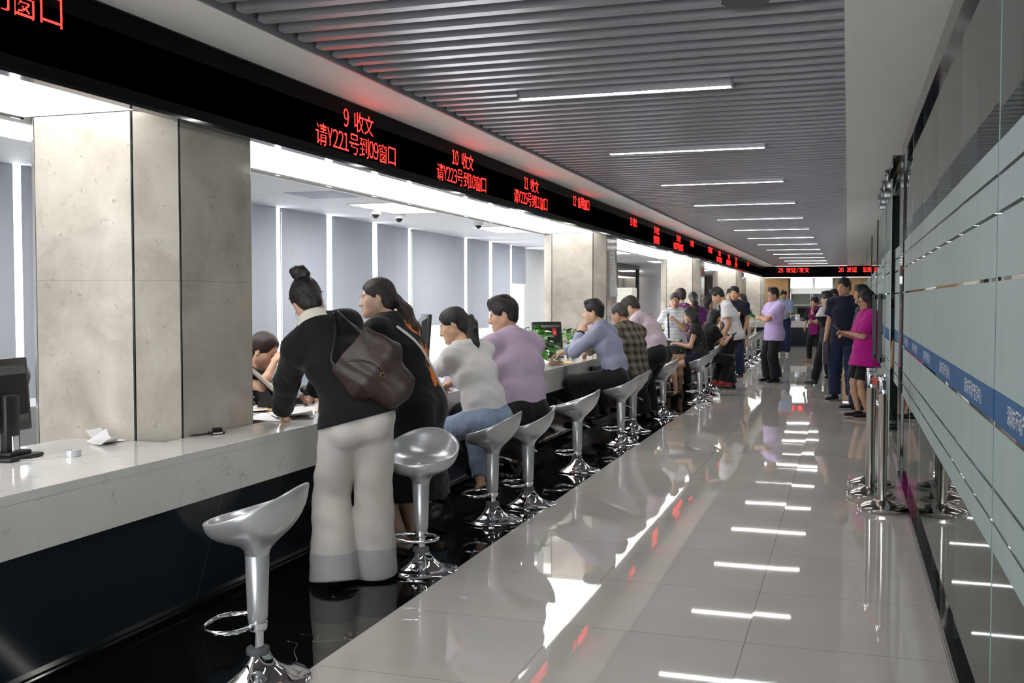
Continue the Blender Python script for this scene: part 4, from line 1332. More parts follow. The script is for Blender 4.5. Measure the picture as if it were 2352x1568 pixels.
def make_stool(dz, label, x, y, rz, lever=0):
    o = thing('bar_stool', label, 'stool', (x, y, 0), math.radians(rz), group='silver swivel bar stools along the counter')
    base = [(0.198, 0.0), (0.199, 0.008), (0.192, 0.015), (0.155, 0.022), (0.115, 0.036), (0.080, 0.058), (0.056, 0.085), (0.046, 0.104), (0.040, 0.106)]
    MB().lathe(base, 48).build('base', M_CHROME, o, 40)
    MB().lathe([(0.041, 0.096), (0.044, 0.102), (0.044, 0.122), (0.041, 0.127), (0.028, 0.128)], 32).build('collar', M_RUBBER, o, 40)
    MB().lathe([(0.0225, 0.12), (0.0225, 0.26 + dz)], 20).build('gas_pole', M_CHROME, o, 40)
    MB().lathe([(0.03, 0.17 + dz), (0.033, 0.172 + dz), (0.033, 0.208 + dz), (0.036, 0.212 + dz), (0.0385, 0.225 + dz), (0.046, 0.464 + dz), (0.044, 0.467 + dz)], 28).build('stem', M_SILVER, o, 40)
    sh = seat_shell(dz).build('seat', M_SILVER, o, 60)
    ring = [(0.032, 0.02), (0.09, 0.03), (0.122, 0.07), (0.128, 0.125), (0.10, 0.175), (0.05, 0.198), (-0.05, 0.198), (-0.10, 0.175), (-0.128, 0.125), (-0.122, 0.07), (-0.09, 0.03), (-0.032, 0.02)]
    sm = []
    m = len(ring)
    for i in range(m):                                # round the loop off
        p, q = ring[i], ring[(i + 1) % m]
        sm += [(0.75 * p[0] + 0.25 * q[0], 0.75 * p[1] + 0.25 * q[1], 0.19 + dz), (0.25 * p[0] + 0.75 * q[0], 0.25 * p[1] + 0.75 * q[1], 0.19 + dz)]
    fr = MB().tube(sm, 0.0095, 10, True)
    fr.lathe([(0.034, 0.178 + dz), (0.0375, 0.18 + dz), (0.0375, 0.202 + dz), (0.034, 0.204 + dz)], 24)
    fr.build('footrest', M_CHROME, o, 60)
    lv = MB().tube([(0.04, -0.02, 0.43 + dz), (0.1, -0.045, 0.42 + dz), (0.17, -0.07, 0.395 + dz)], 0.0045, 8).tube([(0.135, -0.057, 0.409 + dz), (0.19, -0.077, 0.388 + dz)], 0.008, 10).build('height_lever', M_CHROME, o, 60)
    lv.rotation_euler.z = math.radians(lever)
    return o
STOOLS = [(3.44, -2.13, 0.022, 97, 'nearest silver bar stool, alone at the front of the counter'),
          (5.12, -2.165, 0.012, 184, 'silver bar stool with its bowl seat turned to the camera beside the white trousers'),
          (6.43, -2.21, -0.012, 93, 'silver bar stool behind the seated woman in the white top'),
          (7.02, -2.145, -0.035, 112, 'silver bar stool behind the man in the lilac shirt'),
          (8.57, -2.18, -0.04, 96, 'empty silver bar stool between the man in lilac and the man resting his chin'),
          (10.27, -2.16, -0.035, 95, 'silver bar stool under the man in the blue shirt'),
          (11.34, -2.25, -0.055, 92, 'silver bar stool under the man in the plaid shirt'),
          (12.96, -2.19, -0.01, 97, 'empty silver bar stool left of the seated woman with long hair'),
          (14.77, -1.98, -0.03, 75, 'silver bar stool under the woman with long hair and a blue clipboard'),
          (15.95, -2.05, 0.0, 85, 'silver bar stool just behind the woman with the blue clipboard'),
          (17.0, -2.1, 0.02, 100, 'silver bar stool left of the man bending in a white shirt'),
          (20.6, -2.1, 0.0, 95, 'first stool of the far row, beyond the smiling man in navy'),
          (21.9, -2.12, 0.01, 90, 'second stool of the far row, beyond the smiling man in navy'),
          (23.2, -2.08, -0.02, 97, 'third stool of the far row by the far counter'),
          (24.5, -2.1, 0.015, 92, 'fourth stool of the far row by the far counter'),
          (25.8, -2.12, 0.0, 88, 'fifth stool of the far row by the far counter'),
          (27.2, -2.1, 0.0, 95, 'sixth stool of the far row by the far counter'),
          (28.7, -2.1, 0.01, 95, 'last stool of the far row, nearest the end desk')]
for y, x, dz, rz, lab in STOOLS:
    make_stool(dz, lab, x, y, rz, {3.44: 47, 5.12: -49}.get(y, 0))

# ------------------------------------------------------------------ belt posts
M_RED = simple('red_belt', (196, 30, 34), 0.6)
def stanchion(x, y, lab, rz=0):
    o = thing('belt_post', lab, 'barrier post', (x, y, 0), rz, group='chrome belt posts by the glass wall')
    MB().lathe([(0.163, 0), (0.165, 0.004), (0.165, 0.032), (0.160, 0.037), (0.10, 0.056), (0.042, 0.075), (0.033, 0.076)], 44).build('base', M_STEEL, o, 40)
    MB().lathe([(0.0315, 0.07), (0.0315, 0.80), (0.034, 0.803), (0.034, 0.812)], 24).build('pole', M_STEEL, o, 40)
    hd = MB().lathe([(0.0335, 0.812), (0.0335, 0.918), (0.030, 0.924), (0.0, 0.925)][:3], 24)
    hd.build('head', M_CHROME, o, 40)
    cs = MB().rbox(-0.012, 0.012, 0.028, 0.041, 0.835, 0.9, 0.003).rbox(-0.012, 0.012, -0.041, -0.028, 0.835, 0.9, 0.003).rbox(-0.041, -0.028, -0.012, 0.012, 0.835, 0.9, 0.003)
    cs.build('belt_clip', M_BLACKP, o)
    return o
stanchion(0.24, 7.572, 'nearest chrome belt post on the floor beside the glass wall', 0.1)
stanchion(0.172, 8.085, 'second chrome belt post, just behind the nearest one', 0.05)
stanchion(0.178, 8.565, 'third chrome belt post, its pole hidden behind the second', 0)
bp = [(0.236, 7.62, 0.868), (0.205, 7.83, 0.862), (0.175, 8.04, 0.868)]
tag(MB().strap(bp, 0.048, 0.002, (0, 0, 1)).build('barrier_belt', M_RED), 'short red belt stretched between the two nearest chrome posts', 'barrier belt')
bp = [(0.176, 8.13, 0.868), (0.18, 8.33, 0.864), (0.18, 8.52, 0.868)]
tag(MB().strap(bp, 0.048, 0.002, (0, 0, 1)).build('barrier_belt', M_RED), 'red belt running from the second chrome post to the hidden third one', 'barrier belt')

# ------------------------------------------------------------------ glass wall on the right
t = NT('clear_glass')
t.t.nodes.remove(t.b)
tp = t.n('ShaderNodeBsdfTransparent'); tp.inputs[0].default_value = (0.90, 0.95, 0.93, 1)
gl = t.n('ShaderNodeBsdfGlossy'); gl.inputs['Roughness'].default_value = 0.012; gl.inputs[0].default_value = (0.93, 0.96, 0.95, 1)
fr = t.n('ShaderNodeFresnel'); fr.inputs[0].default_value = 1.52
mx = t.n('ShaderNodeMixShader'); t.l(fr.outputs[0], mx.inputs[0]); t.l(tp.outputs[0], mx.inputs[1]); t.l(gl.outputs[0], mx.inputs[2])
t.l(mx.outputs[0], t.t.nodes['Material Output'].inputs[0])
M_GLASS = t.m
t = NT('frosted_film')
t.set(Base_Color=(*lin((170, 188, 187)), 1), Roughness=0.55)
t.b.inputs['Specular IOR Level'].default_value = 0.25
nz = t.noise(t.mapped(t.coord(), (1, 6, 0.6)), 2.5, 2)
t.l(t.ramp(nz, [(0.35, lin((168, 187, 185))), (0.65, lin((176, 191, 191)))]), t.b.inputs['Base Color'])
tr = t.n('ShaderNodeBsdfTranslucent'); tr.inputs[0].default_value = (*lin((178, 198, 195)), 1)
mx = t.n('ShaderNodeMixShader'); mx.inputs[0].default_value = 0.2
t.l(t.b.outputs[0], mx.inputs[1]); t.l(tr.outputs[0], mx.inputs[2]); t.l(mx.outputs[0], t.t.nodes['Material Output'].inputs[0])
M_FROST = t.m
M_BLUE = simple('blue_strip', (8, 82, 132), 0.5, 0.0, 0.2)
M_LETTER = simple('white_lettering', (222, 228, 232), 0.5)
M_GLASSEDGE = simple('green_glass_edge', (150, 176, 170), 0.15)
BANDS = [(0.676, 0.759), (0.771, 0.863), (0.875, 1.063), (1.175, 1.508), (1.520, 1.710), (1.722, 1.827), (1.839, 1.935)]
CHARS = '深圳市不动产登记中心'
def letters(L):
    m = MB()
    cw, chh = 0.054, 0.058
    n = len(CHARS)
    for i, ch in enumerate(CHARS):
        w, rows = bits(BIG, ch)
        for r, row in enumerate(rows):
            q = 0
            while q < w:
                if row[q]:
                    e = q
                    while e < w and row[e]:
                        e += 1
                    yA = n * cw / 2 - i * cw - q / w * cw * 0.94
                    yB = n * cw / 2 - i * cw - e / w * cw * 0.94
                    z1 = 1.156 - r / 32 * chh
                    z0 = z1 - chh / 32 * 1.25
                    yA, yB = yA + 0.0005, yB - 0.0005
                    m.add([(-0.0095, yA, z0), (-0.0095, yB, z0), (-0.0095, yB, z1), (-0.0095, yA, z1)], [(0, 1, 2, 3)])
                    q = e
                q += 1
    return m
def glass_panel(x, y0, y1, lab, rz=0.0, z1=2.66, handle=None, text=True):
    o = thing('glass_panel', lab, 'glass panel', (x, (y0 + y1) / 2, 0), math.radians(rz), group='frosted glass panels of the right hand wall')
    L = (y1 - y0) / 2 - 0.0025
    MB().box(-0.006, 0.006, -L, L, 0.045, z1).build('pane', M_GLASS, o)
    fb = MB()
    for a, b in BANDS:
        fb.box(-0.0078, -0.0065, -L + 0.001, L - 0.001, a, b)
    fb.build('frosted_bands', M_FROST, o)
    MB().box(-0.0085, -0.0065, -L + 0.001, L - 0.001, 1.077, 1.1745).build('blue_strip', M_BLUE, o)
    if text:
        letters(L).build('lettering', M_LETTER, o)
    ed = MB().box(-0.006, 0.006, -L - 0.0022, -L - 0.0002, 0.045, z1).box(-0.006, 0.006, L + 0.0002, L + 0.0022, 0.045, z1)
    ed.build('glass_edge', M_GLASSEDGE, o)
    if handle:
        hy, hx = handle
        h = MB()
        for sx in (-1,):
            h.rbox(hx - 0.022, hx + 0.022, hy - 0.02, hy + 0.02, 0.79, 1.52, 0.004)
            h.rbox(hx, -0.007, hy - 0.02, hy + 0.02, 1.46, 1.51, 0.003).rbox(hx, -0.007, hy - 0.02, hy + 0.02, 0.80, 0.85, 0.003)
        h.build('pull_handle', M_BLACKP, o)
    return o
DV = [9.09, 8.04, 6.93, 5.79, 4.64, 3.51, 2.38, 1.25, 0.12, -1.01, -2.14, -3.27, -4.4, -5.5, -6.9]
gn = ['next to the black steel post', 'second from the black steel post', 'third from the black steel post', 'fourth from the black steel post', 'fifth from the post, lettering fully in view', 'cut by the right edge of the view']
random.seed(3)
for i in range(len(DV) - 1):
    glass_panel(0.44, DV[i + 1], DV[i], ('frosted glass panel with blue lettered strip, ' + gn[i]) if i < 6 else 'frosted glass panel with blue strip beside or behind the camera', random.uniform(-0.28, 0.28))
struct(MB().box(0.405, 0.475, YB, 9.09, 0.0, 0.045), 'trim_2', M_BLACKSTEEL)
struct(MB().box(0.405, 0.475, YB, 9.09, 2.585, 2.70), 'trim_3', M_BLACKSTEEL)
for k, (a, b) in enumerate(((9.09, 9.62), (13.3, 13.7), (17.2, 17.6), (21.4, 21.8), (26.5, 26.9), (33, 33.4))):
    tag(MB().rbox(0.422, 0.54, a, b, 0, 2.70, 0.004).build('steel_post', M_BLACKSTEEL), ['black mirror steel post in the glass wall behind the belt posts', 'black steel post just past the glass doors', 'third black steel post of the glass wall', 'fourth black steel post of the glass wall', 'fifth black steel post of the glass wall', 'farthest black steel post of the glass wall'][k], 'post')['kind'] = 'structure'
glass_panel(0.435, 9.63, 10.75, 'narrow looking frosted glass panel just beyond the black steel post', 0.4, 2.62, text=False)
glass_panel(0.385, 10.55, 11.75, 'frosted glass sliding door with a long black pull handle, nearest of two', 0.0, 2.60, (0.45, -0.06), False)
glass_panel(0.385, 12.2, 13.25, 'frosted glass sliding door with a black pull handle, behind the woman in magenta', 0.0, 2.60, (-0.40, -0.10), False)
for a, b, n_ in ((13.75, 15.4, 'first panel beyond the glass doors'), (15.45, 17.15, 'second panel beyond the glass doors'), (17.65, 19.5, 'panel past the third steel post'), (19.55, 21.35, 'panel just before the fourth steel post'), (21.85, 26.4, 'long panel past the fourth steel post'), (26.95, 32.9, 'farthest long panel of the glass wall'), (33.5, 39.9, 'panel at the far end of the glass wall')):
    glass_panel(0.44, a, b, 'frosted glass ' + n_, 0.2, 2.68, text=False)
tk = thing('door_track', 'chrome sliding door track with roller hangers above the glass doors', 'door track', (0.385, 11.6, 2.62))
MB().rbox(-0.03, 0.03, -1.95, 1.7, 0.03, 0.08, 0.004).build('rail', M_BLACKSTEEL, tk)
for yk in (-0.95, 0.0, 0.75, 1.5):
    h = MB().rbox(-0.05, -0.03, yk - 0.03, yk + 0.03, -0.03, 0.075, 0.004).lathe([(0.026, -0.01), (0.028, 0.0), (0.026, 0.01)], 20, M=Matrix.Translation((-0.052, yk, 0.045)) @ Matrix.Rotation(PI / 2, 4, 'Y')).rbox(-0.045, 0.012, yk - 0.02, yk + 0.02, -0.10, -0.02, 0.004)
    h.build('hanger', simple('dull_steel', (120, 122, 124), 0.3, 0.8), tk, 40)
tag(MB().box(0.36, 0.47, 9.63, 13.3, 2.70 - 0.012, 2.70).build('track_cover', M_BLACKSTEEL), 'black steel strip on the ceiling above the sliding door track', 'ceiling strip')['kind'] = 'structure'

for k, y in enumerate((1.5, 5.5, 9.5, 13.5, 18.0, 23.0, 29.0)):  # fill lamps added to lighten the dark room and its clear glass
    o = thing('added_fill_lamp', 'added fill lamp brightening the room behind the glass wall', 'ceiling light', (2.0, y, 2.70), group='added fill lamps behind the glass wall')
    MB().box(-0.6, 0.6, -0.05, 0.05, -0.03, 0.0).build('diffuser', M_OFFICELAMP, o)
# ------------------------------------------------------------------ ceiling fittings
o = thing('ceiling_speaker', 'black round speaker set in the baffle ceiling at the top of the view', 'ceiling speaker', (-0.425, 4.50, 2.70))
MB().lathe([(0.10, 0.0), (0.104, 0.004), (0.104, 0.03), (0.09, 0.04)], 40).build('housing', M_BLACKP, o, 40)
MB().lathe([(0.085, -0.004), (0.086, 0.001)], 40).build('grille', M_DARKP, o, 40)
def dome(x, y, lab):
    o = thing('dome_camera', lab, 'camera', (x, y, 2.45), group='white dome cameras on the office ceiling')
    MB().lathe([(0.055, -0.001), (0.062, -0.006), (0.060, -0.045), (0.05, -0.052)], 28).build('housing', M_WHITE, o, 40)
    MB().ball((0, 0, -0.05), (0.042, 0.042, 0.045), 18).build('dome', simple('smoked_dome', (24, 25, 28), 0.06), o, 180)
dome(-5.0, 10.57, 'white dome camera, left of a pair on the office ceiling')
dome(-4.99, 11.18, 'white dome camera, right of a pair on the office ceiling')
dome(-4.48, 12.5, 'small white dome camera nearest the second pillar')
dome(-4.6, 19.3, 'dome camera on the office ceiling seen past the second pillar, left one')
dome(-4.6, 20.4, 'dome camera on the office ceiling seen past the second pillar, right one')
for x, y, lab in ((-4.66, 10.4, 'lit square office ceiling panel above the woman with a ponytail'), (-4.6, 14.0, 'lit office ceiling panel just left of the second pillar'), (-4.6, 17.6, 'lit office ceiling panel right of the second pillar'), (-4.6, 5.2, 'lit office ceiling panel hidden behind the nearest pillar'), (-4.6, 1.2, 'lit office ceiling panel at the left beyond the view'), (-4.6, 21.5, 'lit office ceiling panel near the third pillar'), (-4.6, 27.0, 'lit office ceiling panel in the far office'), (-4.6, 35.0, 'farthest lit office ceiling panel')):
    o = thing('office_light', lab, 'ceiling light', (x, y, 2.45), group='lit panels in the office ceiling')
    MB().box(-0.29, 0.29, -0.58, 0.58, -0.004, 0.0).build('diffuser', M_OFFICELAMP, o)
    MB().box(-0.31, -0.29, -0.6, 0.6, -0.008, 0).box(0.29, 0.31, -0.6, 0.6, -0.008, 0).box(-0.29, 0.29, -0.6, -0.58, -0.008, 0).box(-0.29, 0.29, 0.58, 0.6, -0.008, 0).build('frame', M_WHITE, o)
vt = MB().box(-5.0, -4.45, 8.6, 9.15, 2.442, 2.45)
for k in range(8):
    vt.box(-4.97, -4.48, 8.63 + 0.065 * k, 8.66 + 0.065 * k, 2.437, 2.442)
tag(vt.build('ceiling_vent', simple('pale_lilac_vent', (196, 200, 214), 0.5)), 'square slatted air vent in the white office ceiling', 'vent')
for x, y, lab in ((-4.1, 7.75, 'tiny sprinkler head near the nearest lit soffit panel'), (-4.15, 12.3, 'tiny sprinkler head near the second pillar')):
    tag(MB().lathe([(0.012, 0), (0.008, -0.03), (0.022, -0.034), (0.022, -0.04)], 14, (x, y, 2.45)).build('sprinkler', M_CHROME, None, 40), lab, 'sprinkler')

# ------------------------------------------------------------------ things on the counter
def monitor(x, y, rz, lab, z=0.78, w=0.44, hgt=0.36, low=0.10, vents=False, tilt=4, screen=(16, 18, 22), sticker=False, face_mat=None):
    o = thing('monitor', lab, 'monitor', (x, y, z), math.radians(rz))
    T = Matrix.Translation((0, 0, low)) @ Matrix.Rotation(math.radians(-tilt), 4, 'X')
    # local: the screen looks to +Y, its back to -Y
    MB().rbox(-w / 2, w / 2, -0.012, 0.022, 0, hgt, 0.008, 2, M=T).build('casing', M_BLACKP, o, 40)
    bm = MB()
    poly = [(-w * 0.44, 0.03), (w * 0.44, 0.03), (w * 0.44, hgt - 0.03), (-w * 0.44, hgt - 0.03)]
    inner = [(-w * 0.33, 0.075), (w * 0.33, 0.075), (w * 0.33, hgt - 0.07), (-w * 0.33, hgt - 0.07)]
    vv = [T @ Vector((p[0], -0.010, p[1])) for p in poly] + [T @ Vector((p[0], -0.055, p[1])) for p in inner]
    bm.add(vv, [(4, 5, 6, 7)[::-1], (0, 1, 5, 4), (1, 2, 6, 5), (2, 3, 7, 6), (3, 0, 4, 7), (0, 3, 2, 1)])
    bm.build('back_cover', M_BLACKP, o)
    if vents:
        vm = MB()
        for k in range(20):
            zz = 0.07 + k * (hgt - 0.14) / 19
            for sx in (-1, 1):
                p = [T @ Vector((sx * w * 0.43, -0.014, zz)), T @ Vector((sx * w * 0.345, -0.052, zz))]
                vm.tube(p, 0.0028, 6)
        for k in range(26):
            xx = -w * 0.3 + k * w * 0.6 / 25
            vm.tube([T @ Vector((xx, -0.050, hgt - 0.066)), T @ Vector((xx, -0.022, hgt - 0.036))], 0.0022, 6)
        vm.build('vent_ribs', M_DARKP, o, 60)
    MB().box(-w * 0.46, w * 0.46, 0.0222, 0.0235, 0.022, hgt - 0.022).add([], []).build('screen', face_mat or simple('dark_screen', screen, 0.12), o).matrix_local = T
    MB().rbox(-0.045, 0.045, -0.085, -0.05, 0.01, low + 0.17, 0.01).rbox(-0.04, 0.04, -0.07, -0.02, low + 0.1, low + 0.16, 0.006).build('neck', M_BLACKP, o, 40)
    MB().rbox(-0.11, 0.11, -0.15, 0.06, 0.0, 0.018, 0.008).rbox(-0.07, 0.07, -0.12, -0.02, 0.016, 0.035, 0.008).build('base', M_BLACKP, o, 40)
    if sticker:
        s_ = MB().box(-0.035, 0.035, -0.0012, 0.0, -0.042, 0.042)
        s_.build('red_sticker', simple('red_sticker', (214, 40, 40), 0.5), o).matrix_local = T @ Matrix.Translation((0.06, -0.0555, hgt - 0.125))
        MB().box(-0.02, 0.02, -0.0004, 0.0, -0.006, 0.0).box(-0.003, 0.003, -0.0004, 0, -0.03, 0.02).box(-0.018, 0.018, -0.0004, 0, -0.024, -0.02).build('emblem', M_LETTER, o).matrix_local = T @ Matrix.Translation((0.06, -0.0569, hgt - 0.125))
    return o
m1 = monitor(-3.43, 3.51, 96, 'black monitor seen from behind at the left edge of the counter', low=0.10, hgt=0.32, vents=True)
MB().rbox(-0.02, 0.02, -0.095, -0.084, 0.03, 0.1, 0.004).build('port_frame', M_CHROME, m1)
monitor(-3.33, 11.72, 60, 'black monitor with a red sticker on its back between the potted plants', low=0.09, hgt=0.33, w=0.46, sticker=True, tilt=6)
monitor(-3.62, 8.62, -60, 'slim black monitor seen edge on beside the seated woman in white', z=0.73, low=0.18, hgt=0.42, w=0.5)
monitor(-3.52, 18.3, 170, 'monitor with a pale blue screen behind the counter past the man in pink', z=0.73, low=0.14, face_mat=emit('pale_blue_screen', (0.42, 0.62, 1.0), 0.9))

M_PAPER = simple('white_paper', (232, 232, 234), 0.7)
M_MANILA = simple('manila_paper', (214, 176, 112), 0.7)
def sheet(name, lab, x, y, z, rz, w=0.21, l=0.297, curl=0.0, mat_=None, up=0.0, cat='paper', n=10):
    vv, ff = [], []
    for i in range(n + 1):
        for j in range(n + 1):
            a, b = (i / n - .5), (j / n - .5)
            zz = curl * (4 * b * b) * (0.6 + a) + up * max(0, b) ** 1.5 + 0.002 * math.sin(7 * a + 3) * math.sin(9 * b)
            for dz in (0, 0.0012):
                vv.append((a * w, b * l, 0.003 + zz + dz))
    st = 2
    def I(i, j, k): return (i * (n + 1) + j) * 2 + k
    for i in range(n):
        for j in range(n):
            ff.append((I(i, j, 1), I(i + 1, j, 1), I(i + 1, j + 1, 1), I(i, j + 1, 1)))
            ff.append((I(i, j, 0), I(i, j + 1, 0), I(i + 1, j + 1, 0), I(i + 1, j, 0)))
    for i in range(n):
        ff += [(I(i, 0, 0), I(i + 1, 0, 0), I(i + 1, 0, 1), I(i, 0, 1)), (I(i, n, 0), I(i, n, 1), I(i + 1, n, 1), I(i + 1, n, 0)),
               (I(0, i, 0), I(0, i, 1), I(0, i + 1, 1), I(0, i + 1, 0)), (I(n, i, 0), I(n, i + 1, 0), I(n, i + 1, 1), I(n, i, 1))]
    o = MB().add(vv, ff).build(name, mat_ or M_PAPER, None, 60, (x, y, z), math.radians(rz))
    return tag(o, lab, cat)
ZC = 0.781
# torn slips against the nearest pillar
sheet('paper_slip', 'torn white paper slip curling upright on the counter at the foot of the nearest pillar', -3.35, 4.10, ZC, 80, 0.11, 0.16, 0.0, up=0.14)
sheet('paper_slip', 'crumpled white paper slip lying under the upright torn slip', -3.30, 4.02, ZC, 65, 0.10, 0.15, 0.05)
# tape roll with its thread
tr_ = thing('tape_roll', 'clear glossy roll of tape standing on the white counter beside the monitor', 'tape roll', (-3.17, 3.66, ZC))
MB().lathe([(0.022, 0), (0.036, 0), (0.036, 0.026), (0.022, 0.026), (0.022, 0)], 40, cap=False).build('roll', simple('clear_tape', (206, 210, 212), 0.08, 0.3), tr_, 40)
MB().lathe([(0.019, 0.001), (0.0215, 0.001), (0.0215, 0.025), (0.019, 0.025), (0.019, 0.001)], 32, cap=False).build('core', M_WHITE, tr_, 40)
tag(MB().tube([(-3.33, 3.42, ZC + .003), (-3.29, 3.46, ZC + .003), (-3.24, 3.52, ZC + .003), (-3.2, 3.57, ZC + .003), (-3.19, 3.61, ZC + 0.003), (-3.205, 3.625, ZC + 0.006), (-3.225, 3.60, ZC + 0.006)], 0.0022, 6).build('thin_cord', M_WHITE, None, 60), 'thin pale cord on the counter between the monitor and the tape roll', 'cord')
# pen on a stand
pn = thing('tethered_pen', 'black ballpoint pen lying against its small black holder on the counter', 'pen', (-3.0, 4.45, ZC), math.radians(58))
MB().tube([(-0.12, 0.0, 0.005), (-0.1, 0.0, 0.006), (0.06, 0.0, 0.008)], 0.0048, 10, rr=[0.001, 0.0045, 0.0048]).build('barrel', M_BLACKP, pn, 40)
MB().rbox(-0.008, 0.07, 0.006, 0.045, 0, 0.012, 0.003).rbox(0.01, 0.06, 0.012, 0.04, 0.01, 0.032, 0.008).build('holder', M_BLACKP, pn, 40)
MB().box(0.0, 0.05, -0.0051, -0.0042, 0.004, 0.01).build('clip', M_WHITE, pn)
# papers at the woman with the bun
sheet('folder', 'white edged folder under the papers of the woman with a bun', -3.12, 5.22, ZC, 12, 0.26, 0.36, 0.0, cat='folder')
sheet('paper_sheaf', 'sheaf of white papers curling under the hand of the woman in the black jacket', -3.02, 5.30, ZC + 0.004, 25, 0.21, 0.28, 0.035)
sheet('paper_sheet', 'single white paper on top of the curling sheaf', -3.03, 5.26, ZC + 0.012, 40, 0.2, 0.27, 0.03)
sheet('envelope', 'manila envelope lying on the counter beside the black telephone', -3.38, 5.62, ZC, 70, 0.16, 0.23, 0.0, M_MANILA, cat='envelope')
sheet('envelope', 'manila envelope half hidden under the woman in the black jacket', -3.12, 5.45, ZC, 10, 0.23, 0.3, 0.0, M_MANILA, cat='envelope')
sheet('paper_stack', 'white papers behind the counter near the sloping black stand', -3.46, 5.52, ZC, 30, 0.21, 0.29, 0.01)
ph = thing('telephone', 'black desk telephone among papers behind the woman with a bun', 'telephone', (-3.42, 6.03, ZC), math.radians(35))
MB().prism([(-0.1, 0.0), (0.1, 0.0), (0.1, 0.06), (-0.1, 0.025)], -0.1, 0.1, 'y').build('body', M_BLACKP, ph, bevel=0.006)
MB().tube([(0.05, -0.10, 0.075), (0.055, -0.07, 0.092), (0.055, 0.07, 0.092), (0.05, 0.10, 0.075)], 0.018, 12, rr=[0.026, 0.016, 0.016, 0.026]).build('handset', M_BLACKP, ph, 60)
cr = [(0.03 + 0.012 * math.cos(k * 0.9), -0.13 - 0.006 * k + 0.0, 0.014 + 0.012 * math.sin(k * 0.9)) for k in range(24)]
MB().tube(cr, 0.003, 6).build('cord', M_BLACKP, ph, 60)
ds = thing('document_stand', 'sloping black document stand with a silver top edge left of the woman with a bun', 'stand', (-3.47, 5.72, ZC), math.radians(8))
T = Matrix.Translation((0, 0, 0.16)) @ Matrix.Rotation(math.radians(-20), 4, 'X') @ Matrix.Rotation(math.radians(38), 4, 'Y')
MB().rbox(-0.20, 0.2, -0.16, 0.16, -0.012, 0.012, 0.006, M=T).build('board', M_BLACKP, ds, 40)
MB().rbox(-0.21, 0.2, -0.168, -0.155, -0.006, 0.018, 0.004, M=T).build('silver_edge', M_STEEL, ds, 40)
MB().prism([(-0.02, 0), (0.14, 0), (0.05, 0.13)], -0.1, 0.1, 'y').build('foot', M_BLACKP, ds)
# in front of the two seated people
sheet('paper_stack', 'white forms on the counter in front of the seated woman in white', -2.98, 7.35, ZC, 20, 0.21, 0.29, 0.004)
sheet('paper_stack', 'white forms at the elbow of the seated woman in white', -2.9, 6.95, ZC, 60, 0.21, 0.29, 0.006)
for k, (x, y, a, c, lab) in enumerate(((-2.82, 7.12, 60, (222, 70, 40), 'orange red pen, front one on the counter edge by the woman in white'), (-2.85, 7.2, 66, (226, 92, 60), 'orange pen, back one of two beside the woman in white'), (-2.87, 7.3, 58, (30, 30, 32), 'black pen beside the two orange pens'))):
    p = thing('pen', lab, 'pen', (x, y, ZC), math.radians(a))
    MB().tube([(-0.07, 0, 0.005), (-0.055, 0, 0.005), (0.07, 0, 0.005)], 0.005, 8, rr=[0.001, 0.005, 0.005]).build('barrel', simple('pen_barrel', c, 0.35), p, 40)
    MB().tube([(0.04, 0, 0.005), (0.075, 0, 0.005)], 0.0056, 8).build('cap', M_LETTER, p, 40)
ph2 = thing('smartphone', 'dark phone lying on the counter behind the seated woman in white', 'phone', (-3.06, 7.5, ZC), math.radians(30))
MB().rbox(-0.037, 0.037, -0.075, 0.075, 0, 0.009, 0.004).build('case', M_BLACKP, ph2, 40)
MB().box(-0.034, 0.034, -0.07, 0.07, 0.009, 0.0095).build('screen', M_DARKGLASS, ph2)
# envelope, phone and bottle by the man in blue
sheet('envelope', 'large manila envelope under the hand of the man in the blue shirt', -2.93, 10.75, ZC, 14, 0.25, 0.36, 0.0, M_MANILA, cat='envelope')
ph3 = thing('smartphone', 'red edged phone on the manila envelope', 'phone', (-2.95, 10.72, ZC + 0.006), math.radians(60))
MB().rbox(-0.037, 0.037, -0.075, 0.075, 0, 0.009, 0.004).build('case', simple('dark_red_case', (120, 30, 36), 0.4), ph3, 40)
MB().box(-0.034, 0.034, -0.07, 0.07, 0.009, 0.0095).build('screen', M_DARKGLASS, ph3)
bt = thing('water_bottle', 'clear plastic water bottle with a green label beside the man in blue', 'bottle', (-2.93, 11.25, ZC))
t = NT('clear_plastic'); t.set(Base_Color=(0.85, 0.9, 0.9, 1), Roughness=0.08); t.b.inputs['Transmission Weight'].default_value = 0.8
MB().lathe([(0.028, 0), (0.031, 0.005), (0.031, 0.15), (0.026, 0.175), (0.013, 0.2), (0.013, 0.212)], 24).build('bottle', t.m, bt, 40)
MB().lathe([(0.0145, 0.208), (0.0145, 0.226)], 20).build('cap', M_WHITE, bt, 40)
MB().lathe([(0.0316, 0.05), (0.0316, 0.105)], 24, cap=False).build('label', simple('green_label', (24, 150, 110), 0.5), bt, 40)
ms = thing('computer_mouse', 'black computer mouse beside the monitor with the red sticker', 'mouse', (-3.05, 11.6, ZC), 0.4)
MB().ball((0, 0, 0.012), (0.03, 0.052, 0.02), 18).build('shell', M_BLACKP, ms, 180)
tag(MB().rbox(-2.782, -2.742, 11.75, 11.85, 0.62, 0.74, 0.004).build('power_socket', M_DARKP), 'small dark socket box fixed to the counter edge beside the man in blue', 'socket')

